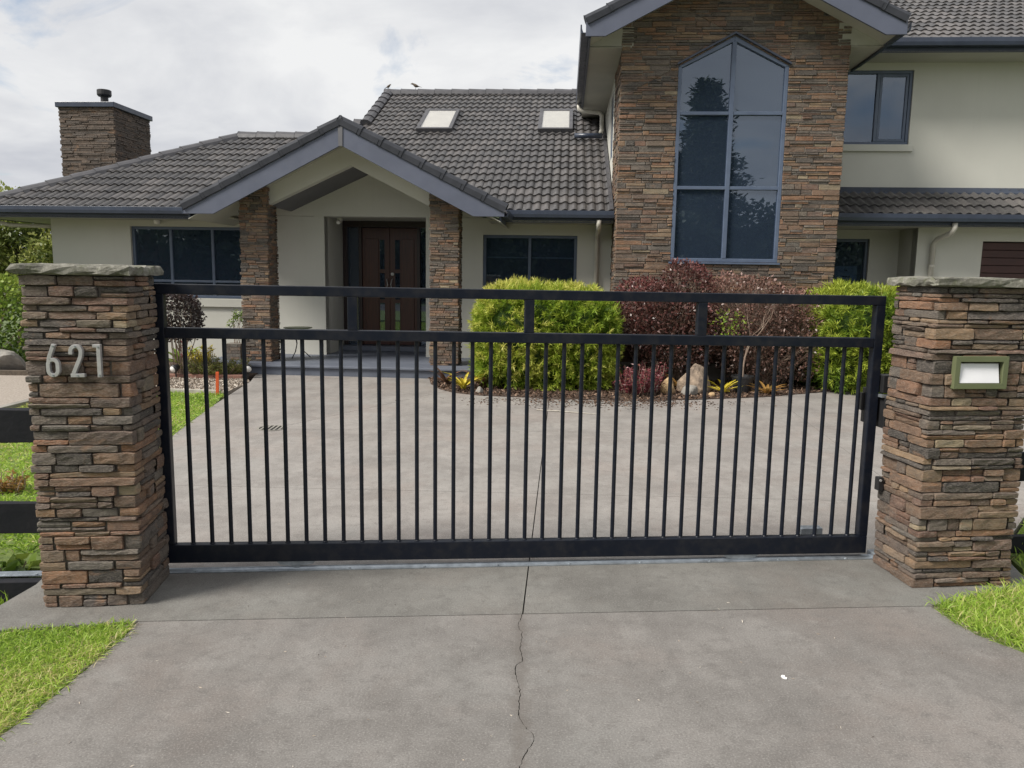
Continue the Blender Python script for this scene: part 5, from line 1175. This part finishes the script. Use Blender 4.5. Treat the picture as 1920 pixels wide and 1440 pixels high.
# rosette plants
def rosette(name, label, loc, n, L, W, mat, group, seed, zup=0.9):
    t = empty(name, loc); tag(t, label, 'plant', group); rr = random.Random(seed); core = G(); core.lathe([(L * .10, -.01), (L * .13, L * .12), (L * .05, L * .25)], 8); core.build('core', mat, t, tones=True)
    for i in range(n):
        th = i * 2.4 + rr.uniform(-.2, .2); el = rr.uniform(.25, 1.15) * zup; l = L * rr.uniform(.75, 1.1); d_ = Vector((math.cos(th), math.sin(th), 0)); s_ = Vector((-math.sin(th), math.cos(th), 0))
        V = []; F = []
        for k in range(5):
            f = k / 4; p = d_ * (l * f * math.cos(el * (1 - .55 * f))) + Vector((0, 0, l * math.sin(el) * (f - .38 * f * f) * 1.3)); wd = W * (.75 + .6 * f - 1.35 * f ** 3) * .5 + .001
            V += [p - s_ * wd + Vector((0, 0, wd * .35)), p, p + s_ * wd + Vector((0, 0, wd * .35))]
        for k in range(4): F += [(k * 3, k * 3 + 1, k * 3 + 4, k * 3 + 3), (k * 3 + 1, k * 3 + 2, k * 3 + 5, k * 3 + 4)]
        mesh_obj('leaf', V, F, mat, t, [min(1, max(0, rr.gauss(.5, .25)))] * len(F))
    return t
BG = 'bromeliads along the garden bed'
rosette('bromeliad', 'bright yellow bromeliad at the curved corner of the driveway', (-0.68, 10.72, 0.02), 22, .34, .042, ML_YELLOW, BG, 1)
rosette('bromeliad', 'dark bronze bromeliad left of the clipped yellow green shrub', (-0.42, 10.95, 0.02), 20, .36, .045, ML_BRONZE, BG, 2)
rosette('bromeliad', 'reddish bronze bromeliad against the porch step', (-0.98, 11.25, 0.02), 18, .32, .045, ML_BRONZE, BG, 3)
rosette('bromeliad', 'orange bromeliad between the two boulders', (2.42, 11.0, 0.02), 16, .30, .04, ML_ORANGE, BG, 4)
rosette('bromeliad', 'yellow orange bromeliad between the boulder and the black pot', (2.98, 10.72, 0.02), 16, .30, .04, ML_YELLOW, BG, 5)
rosette('bromeliad', 'low orange yellow bromeliad right of the black pot', (3.58, 10.68, 0.02), 16, .32, .045, ML_ORANGE, BG, 6, .6)
rosette('bromeliad', 'dark agave like plant against the left wall', (-5.6, 12.9, 0.05), 16, .5, .07, ML_HEDGE, BG, 9)
# pink succulents
def sprig(name, label, loc, n, R_, H_, mat, per, L, W, group, seed):
    t = empty(name, loc); tag(t, label, 'plant', group); rr = random.Random(seed); g = G(); Ps = []; Ds = []
    for i in range(n):
        th = rr.uniform(0, 6.28); r = R_ * math.sqrt(rr.random()); e = Vector((r * math.cos(th), r * math.sin(th) * .7, H_ * rr.uniform(.4, 1))); b = Vector((e.x * .6, e.y * .6, 0)); g.tube([b, b.lerp(e, .5) + Vector((rr.gauss(0, .02), rr.gauss(0, .02), 0)), e], [.006, .005, .003], 4, False)
        for k in range(per):
            f = rr.uniform(.15, 1); Ps.append(b.lerp(e, f)); Ds.append((rr.gauss(0, .8), rr.gauss(0, .8), rr.uniform(-.1, .9)))
    g.build('stems', M_TWIG, t); leaf_obj('foliage', np.array(Ps), np.array(Ds), L * rng.uniform(.6, 1.2, len(Ps)), W, rng.beta(1.6, 1.8, len(Ps)), mat, t)
    return t
sprig('pink_succulent', 'mass of pinkish red succulent stems left of the boulders', (1.72, 10.45, .01), 85, .36, .40, ML_PINK, 26, .05, .02, 'low colourful bed plants', 2)
sprig('pink_succulent', 'shorter pinkish red succulent patch next to the pale stone', (2.02, 10.95, .01), 45, .24, .42, ML_PINK, 24, .05, .02, 'low colourful bed plants', 4)
sprig('juniper', 'low spreading olive green juniper in the left bed', (-4.62, 11.75, .01), 120, .62, .26, ML_JUNIPER, 40, .06, .010, 'low plants in the left bed', 6)
sprig('yellow_bush', 'small yellow leaved bush behind the juniper', (-4.98, 12.15, .01), 50, .26, .42, ML_YELLOW, 22, .06, .022, 'low plants in the left bed', 7)
sprig('weed_clump', 'yellowish red weed clump on the lawn behind the left fence', (-3.62, 5.4, -.02), 26, .16, .18, ML_ORANGE, 14, .05, .012, 'low plants in the left bed', 8)
sprig('broad_weed', 'broad leaved green weeds under the left fence', (-2.75, 3.95, -.18), 30, .24, .22, ML_HEDGE, 8, .12, .06, 'low plants in the left bed', 9)
sprig('seedling_tree', 'thin staked seedling with a few pink leaves by the left wall', (-5.25, 12.2, 0), 3, .05, 1.0, ML_PINK, 12, .07, .03, 'low plants in the left bed', 12)
# boulders
def boulder(name, label, loc, sx, sy, sz, mat, seed, flat=.0):
    r = random.Random(seed); bm = bmesh.new(); bmesh.ops.create_icosphere(bm, subdivisions=3, radius=1)
    ks = [(Vector((r.gauss(0, 1), r.gauss(0, 1), r.gauss(0, 1))), r.uniform(0, 6)) for _ in range(7)]
    pls = [(Vector((r.gauss(0, 1), r.gauss(0, 1), r.gauss(0, .7) + .2)).normalized(), r.uniform(.55, .85)) for _ in range(14)]
    for v in bm.verts:
        d_ = v.co.copy()
        for nn, dd in pls:
            k = d_.dot(nn)
            if k > dd: d_ -= nn * (k - dd) * .85
        d_ *= 1 + .05 * sum(math.sin(3 * q.dot(v.co) + p) for q, p in ks) / 3
        tp = 1 - flat * max(0, d_.z + .3); v.co = Vector((d_.x * sx * tp, d_.y * sy * tp, d_.z * sz + sz * .62))
    me = bpy.data.meshes.new(name); bm.to_mesh(me); bm.free(); me.materials.append(mat)
    o = link(bpy.data.objects.new(name, me)); o.location = loc; o.rotation_euler = (0, 0, r.uniform(-.4, .4)); return tag(o, label, 'rock', 'rocks of the garden')
boulder('boulder', 'tall tan boulder standing in the bed under the tower', (2.60, 10.82, -.04), .33, .27, .30, M_ROCK, 23, .42)
boulder('boulder', 'orange brown rock left of the tall tan boulder', (2.17, 10.62, 0), .125, .13, .155, M_ROCKO, 6)
boulder('boulder', 'low grey rock in front of the tall tan boulder', (2.44, 10.50, 0), .135, .11, .115, M_ROCKG, 7)
boulder('boulder', 'pale whitish stone among the pink succulents', (1.98, 10.75, .02), .10, .08, .11, M_WHITE, 9)
boulder('boulder', 'small tan pebble sized rock right of the tall boulder', (2.74, 10.42, 0), .075, .06, .04, M_ROCKO, 12)
boulder('boulder', 'small dark rock at the driveway edge near the yellow bromeliad', (-0.44, 10.42, 0), .06, .05, .06, M_ROCKG, 13)
boulder('boulder', 'big grey rock by the gravel path left of the pillar', (-7.95, 11.85, 0), .50, .35, .26, M_ROCKG, 15)
boulder('boulder', 'smaller tan rock beside the big grey rock', (-7.25, 11.75, 0), .26, .2, .12, M_ROCK, 16)
# potted small tree
pt = empty('potted_tree', (3.28, 10.86, .01)); tag(pt, 'bare little tree in a black plastic pot beside the boulder', 'potted plant')
g = G(); g.lathe([(.115, 0), (.15, .21), (.158, .21), (.158, .235), (.14, .235), (.135, .20)], 20); g.build('pot', M_BLACK, pt)
g = G(); branch_tree(g, Vector((0, 0, .18)), Vector((.03, 0, 1)), .48, .017, 4, .42, .66, 2, .5, None, random.Random(3), 6, .35); g.build('trunk', M_TWIG, pt, smooth=True)
P = np.array([[rnd.gauss(-.25, .14), rnd.gauss(0, .1), rnd.uniform(.75, 1.15)] for _ in range(130)]); leaf_obj('leaves', P, rng.normal(size=P.shape), .06, .022, rng.uniform(.2, .8, 130), ML_GREEN, pt)
# planter box
pb = empty('planter_box', tuple(hw(-4.62, -0.12, 0.152)), -HY); tag(pb, 'square grey brown stone clad planter with bare twigs beside the porch post', 'planter')
g = G(); g.box(-.13, .13, -.13, .13, 0, .27); g.build('box_core', M_MORTAR2, pb)
for r in range(5):
    for sgn, ax in ((-1, 0), (1, 0), (-1, 1), (1, 1)):
        x = -.14
        while x < .13:
            l = min(rnd.uniform(.08, .16), .14 - x); g = G(); z = r * .054 + .003
            if ax == 0: g.box(x, x + l - .003, *sorted((sgn * .131, sgn * (.14 + rnd.uniform(0, .006)))), z, z + .049)
            else: g.box(*sorted((sgn * .131, sgn * (.14 + rnd.uniform(0, .006)))), x, x + l - .003, z, z + .049)
            mesh_obj('stone', g.V, g.F, MS_HOUSE, pb, [rnd.choice((.10, .20, .45, .45, .53))] * 6); x += l
g = G(); tips = []
for k in range(4): branch_tree(g, Vector((rnd.uniform(-.06, .06), rnd.uniform(-.06, .06), .25)), Vector((rnd.uniform(-.3, .3), 0, 1)), .22, .008, 3, .5, .75, 2, .5, tips, random.Random(20 + k), 4, .3)
g.build('twigs', M_TWIG, pb)
P = np.array([tuple(p) for p, _ in tips]); leaf_obj('leaves', np.repeat(P, 3, 0), rng.normal(size=(len(P) * 3, 3)), .05, .022, rng.uniform(.2, .9, len(P) * 3), ML_HEDGE, pb)
# garden spot lights
def spot(label, loc, rz_):
    t = empty('garden_light', loc, rz_); tag(t, label, 'garden light', 'garden spot lights')
    g = G(); g.tube([(0, 0, 0), (0, 0, .10)], .010, 8); g.build('spike', M_BLACK, t)
    g = G(); g.tube([(0, .05, .17), (0, -.01, .145), (0, -.05, .13)], [.035, .058, .062], 16); g.build('head', M_BLACK, t, smooth=True)
    g = G(); g.tube([(0, -.052, .129), (0, -.060, .126)], [.050, .046], 16); g.build('lens', M_WHITE, t, smooth=True)
spot('small round garden spot light at the driveway edge by the step', (-4.02, 11.62, .01), .3)
spot('small garden spot light at the left end of the juniper', (-5.05, 11.45, .01), -.5)
mb = empty('bollard_light', (-5.0, 12.45, .02)); tag(mb, 'small silver bollard light in the left bed', 'garden light', 'garden spot lights')
g = G(); g.tube([(0, 0, 0), (0, 0, .24)], .035, 12); g.build('post', M_STEEL, mb); g = G(); g.lathe([(.05, .26), (.055, .29), (.01, .31)], 12); g.build('cap', M_STEEL, mb)
# orange stake, edging, kerb
g = G(); g.box(-.018, .018, -.018, .018, -.05, .30); o = g.build('survey_stake', M_ORANGE, None, bevel=.002); o.location = (-3.86, 9.96, 0); o.rotation_euler = (0, .03, .2); tag(o, 'short orange painted stake at the lawn corner', 'stake')
def strip(name, label, p, q, w, h, mat, cat):
    a = Vector((*p, 0)); b = Vector((*q, 0)); d_ = (b - a); g = G(); g.box(0, d_.length, -w / 2, w / 2, -.05, h); o = g.build(name, mat, None, bevel=.006); o.location = a; o.rotation_euler = (0, 0, math.atan2(d_.y, d_.x)); return tag(o, label, cat)
strip('timber_edging', 'pale timber edging between the lawn and the pebble strip', (-5.75, 10.25), (-3.86, 10.07), .05, .045, M_TIMBER, 'edging')
strip('brick_edging', 'reddish edging in front of the juniper', (-5.9, 11.50), (-4.06, 11.50), .10, .06, M_TERRA, 'edging')
strip('kerb', 'pale concrete kerb between the lawn and the gravel path', (-5.82, 6.0), (-5.76, 10.2), .10, .05, M_CONC2, 'kerb')
strip('bed_edging', 'dark timber edging at the back of the gravel path', (-8.2, 11.55), (-6.2, 11.62), .06, .07, M_BARK, 'edging')
# drain grate
dgt = empty('drain_grate', (-2.48, 7.82, 0), .03); tag(dgt, 'round slotted drain grate in the concrete behind the gate', 'drain')
g = G(); g.lathe([(.150, .001), (.150, .006), (.128, .006), (.128, .001)], 28); g.build('rim', M_CONC2, dgt)
g = G(); g.lathe([(.127, .0015), (.127, .002)], 28); g.build('sump', M_BLACK, dgt)
for k in range(5):
    x = -.092 + k * .046; hl = math.sqrt(.126 ** 2 - x * x); g = G(); g.box(x - .010, x + .010, -hl, hl, .0025, .006); o = g.build('slot_bar', M_CONC2, dgt)
# fallen stick, white scraps, leaf litter
g = G(); g.tube([(.30, 9.13, .008), (.55, 9.05, .01), (.80, 8.97, .008), (1.0, 8.90, .007)], [.007, .008, .007, .004], 6); o = g.build('fallen_stick', M_TIMBER); tag(o, 'thin pale stick lying on the concrete before the clipped shrub', 'stick')
g = G(); g.prism([(1.115, 2.92, .001), (1.128, 2.915, .001), (1.134, 2.926, .001), (1.127, 2.932, .001), (1.131, 2.944, .001), (1.120, 2.947, .001), (1.112, 2.937, .001)], (0, 0, .0025)); o = g.build('paper_scrap', M_WHITE); tag(o, 'tiny white scrap lying on the driveway', 'scrap')
n = 1500; X = rng.normal(1.15, .75, n); Y = 10.02 - np.abs(rng.normal(0, .30, n)); P = np.stack([X, Y, np.full(n, .004)], 1); D = np.stack([rng.normal(size=n), rng.normal(size=n), np.full(n, .08)], 1)
tag(leaf_obj('leaf_litter', P, D, rng.uniform(.015, .05, n), .014, rng.beta(1.2, 2, n), ML_MULCHCHIP, None, .1), 'dark fallen leaves and bark along the bed edge', kind='stuff')
n = 90; P = np.stack([rng.uniform(-1.6, 2.1, n), rng.uniform(2.2, 3.9, n), np.full(n, .002)], 1); D = np.stack([rng.normal(size=n), rng.normal(size=n), np.full(n, .1)], 1)
tag(leaf_obj('litter', P, D, rng.uniform(.006, .022, n), .004, rng.random(n), ML_PEBBLE, None, .1), 'tiny straw bits and grit scattered over the front concrete', kind='stuff')
def chips(poly, box, n, s, z, mat, label, name):
    x0, x1, y0, y1 = box; X = rng.uniform(x0, x1, n); Y = rng.uniform(y0, y1, n); k = in_poly(X, Y, poly); m_ = k.sum(); P = np.stack([X[k], Y[k], np.full(m_, z)], 1); D = np.stack([rng.normal(size=m_), rng.normal(size=m_), rng.normal(size=m_) * .25 + .2], 1)
    tag(leaf_obj(name, P, D, s * rng.uniform(.5, 1.3, m_), s * .5, rng.random(m_), mat, None, .15), label, kind='stuff')
chips(bed_curve[::-1] + [(5.70, 11.42), (5.75, 13.6), (-1.25, 13.4)], (-1.3, 5.7, 9.9, 12.2), 14000, .05, .016, ML_MULCHCHIP, 'brown bark mulch covering the bed under the tower', 'mulch')
chips([(-3.83, 10.12), (-3.87, 11.25), (-4.05, 11.50), (-5.9, 11.6), (-5.8, 10.28)], (-5.9, -3.8, 10.1, 11.6), 6000, .04, .006, ML_PEBBLE, 'pale pebbles between the lawn and the left bed', 'pebbles')
# dead grass fringe along the apron edges
le = [(x, y) for x, y in left_edge if 2.0 < y < 3.4]; P = []
for (a, b) in zip(le[:-1], le[1:]):
    for k in range(40): f = rnd.random(); P.append((a[0] + (b[0] - a[0]) * f + rnd.gauss(-.006, .012), a[1] + (b[1] - a[1]) * f, .002))
ree = [(x, y) for x, y in right_edge if 2.4 < y < 3.7]
for (a, b) in zip(ree[:-1], ree[1:]):
    for k in range(35): f = rnd.random(); P.append((a[0] + (b[0] - a[0]) * f + rnd.gauss(.006, .012), a[1] + (b[1] - a[1]) * f, .002))
P = np.array(P); D = np.stack([rng.normal(size=len(P)), rng.normal(size=len(P)), np.full(len(P), .25)], 1)
tag(leaf_obj('dry_grass', P, D, .04 * rng.uniform(.4, 1.3, len(P)), .0022, .1 + .6 * rng.random(len(P)), ML_PEBBLE, None, .1), 'dry straw coloured clippings along the driveway edges', kind='stuff')
# glass garden table on the porch
tb = empty('porch_table', tuple(hw(-3.72, 0.35, 0.152)), -HY); tag(tb, 'small round green glass table on curved legs beside the porch post', 'table')
g = G(); g.lathe([(.20, .50), (.235, .505), (.245, .515), (.235, .522), (.20, .524)], 24); g.build('top', M_OLIVE, tb, smooth=True)
for k in range(3):
    a = k * 2.09 + .3; c, s = math.cos(a), math.sin(a); g = G(); g.tube([(.17 * c, .17 * s, .50), (.08 * c, .08 * s, .36), (.04 * c, .04 * s, .24), (.10 * c, .10 * s, .10), (.20 * c, .20 * s, 0.005)], .008, 7); g.build('leg', M_BLACK, tb, smooth=True)
# birds on the ridge
def bird(label, loc, rz_, s):
    prof = [(-.115, .088, .002, .002), (-.095, .090, .008, .009), (-.075, .094, .020, .021), (-.055, .088, .020, .022), (-.035, .070, .030, .032), (0, .052, .038, .040), (.04, .042, .032, .030), (.075, .034, .016, .012), (.11, .026, .014, .004), (.15, .014, .016, .003)]
    V = []; F = []; n = 10
    for x, z, w_, h_ in prof:
        for k in range(n): a = 2 * math.pi * k / n; V.append((x * s, w_ * math.cos(a) * s, (z + h_ * math.sin(a)) * s))
    for i in range(len(prof) - 1):
        for k in range(n): F.append((i * n + k, i * n + (k + 1) % n, (i + 1) * n + (k + 1) % n, (i + 1) * n + k))
    F += [tuple(range(n)), tuple(range(len(prof) * n - 1, (len(prof) - 1) * n - 1, -1))]
    o = mesh_obj('bird', V, F, M_BARK, None, smooth=True); o.location = loc; o.rotation_euler = (0, 0, rz_); tag(o, label, 'bird', 'birds on the ridge')
    for y in (-.014, .014):
        g = G(); g.tube([(.012 * s, y * s, .02 * s), (.006 * s, y * s, -.035 * s)], .0025 * s, 5); g.build('leg', M_BLACK, o)
bird('brown bird perched on the main roof ridge, tail to the right', tuple(hw(-2.92, 6.78, rz(6.78) + .145)), -HY, 1.05)
bird('smaller bird at the left end of the main roof ridge', tuple(hw(-3.58, 6.78, rz(6.78) + .14)), 2.6 - HY, .8)
# daisies left
P = []; 
for (x, y, wh) in ((-2.52, 3.30, 'nearest the pillar of the lower pair'), (-2.50, 3.36, 'closest to the pillar foot'), (-2.60, 3.28, 'lowest, nearest the lawn'), (-2.66, 3.34, 'farthest left at the picture edge'), (-2.57, 3.42, 'highest, against the black board')):
    fl = empty('daisy', (x, y, -.16)); tag(fl, 'tiny white daisy left of the numbered pillar, ' + wh, 'flower', 'daisies by the retaining board')
    g = G(); g.tube([(0, 0, 0), (.004, 0, .10)], .0012, 4); g.build('stalk', M_SOIL, fl)
    g = G(); g.lathe([(.002, .099), (.011, .102), (.012, .104), (.003, .105)], 10); g.build('petals', M_WHITE, fl)

# ------------------------------------------------------------------ trees across the road (seen mirrored in the windows)
cf = empty('conifer_tree', tuple(hw(9.0, -36, -.2))); tag(cf, 'tall dark conifer across the road, mirrored in the pointed tower window', 'tree', 'trees across the road')
g = G(); g.tube([(0, 0, 0), (.1, 0, 6), (0, .1, 10), (0, 0, 12.5)], [.42, .30, .15, .04], 8); g.build('trunk', M_BARK, cf, smooth=True)
Ps = []; Ds = []
for i in range(120):
    z = 2.0 + 11.2 * (i / 120); R_ = max(.3, 3.7 * (1 - (max(0, z - 3) / 11.0) ** 1.15)) * rnd.uniform(.45, 1.15); a = i * 2.4 + rnd.uniform(-.3, .3); d_ = np.array([math.cos(a), math.sin(a), .18])
    m_ = int(70 + 40 * R_); f = rng.uniform(.2, 1, m_); P0 = np.array([0, 0, z]) + d_ * (R_ * f)[:, None] + rng.normal(size=(m_, 3)) * np.array([.25, .25, .16]); Ps.append(P0); Ds.append(d_ + rng.normal(size=(m_, 3)) * .6)
P = np.concatenate(Ps); leaf_obj('crown', P, np.concatenate(Ds), .42, .14, rng.random(len(P)), ML_CONIFER, cf)
BT = [(-16, -34, 6.5, 3.6), (-9.5, -37, 5.8, 3.4), (-3.5, -35, 6.2, 3.6), (2.5, -38, 5.8, 3.8), (7.0, -33, 5.4, 3.2), (13.5, -36, 6.0, 3.7), (20, -37, 6.0, 3.8), (-23, -38, 7.0, 4.2)]
for i, (u, v, h_, r_) in enumerate(BT):
    leafy_tree('roadside_tree', 'dark evergreen tree across the road, seen only mirrored in the windows', tuple(hw(u, v, -.2)), h_, r_, .2, ML_CONIFER, 6000, .42, .26, 'trees across the road', seed=30 + i)

hb = empty('shelter_hedge', tuple(hw(0, -38.5, -.2))); tag(hb, 'long clipped shelter hedge across the road, dark band in the window reflections', 'hedge')
n = 26000; P = np.stack([rng.uniform(-34, 34, n), rng.choice([-1, 1], n) * 1.1 + rng.normal(size=n) * .12, rng.uniform(0, 4.4, n)], 1); k = rng.random(n) < .2; P[k, 1] = rng.uniform(-1.1, 1.1, k.sum()); P[k, 2] = 4.4 + rng.normal(size=k.sum()) * .12
leaf_obj('foliage', P, rng.normal(size=P.shape) + np.array([0, 0, .4]), .36, .22, rng.random(n), ML_CONIFER, hb)
g = G(); g.box(-34, 34, -.95, .95, 0, 4.25); g.build('branches', M_BARK, hb)
hb.rotation_euler = (0, 0, -HY)
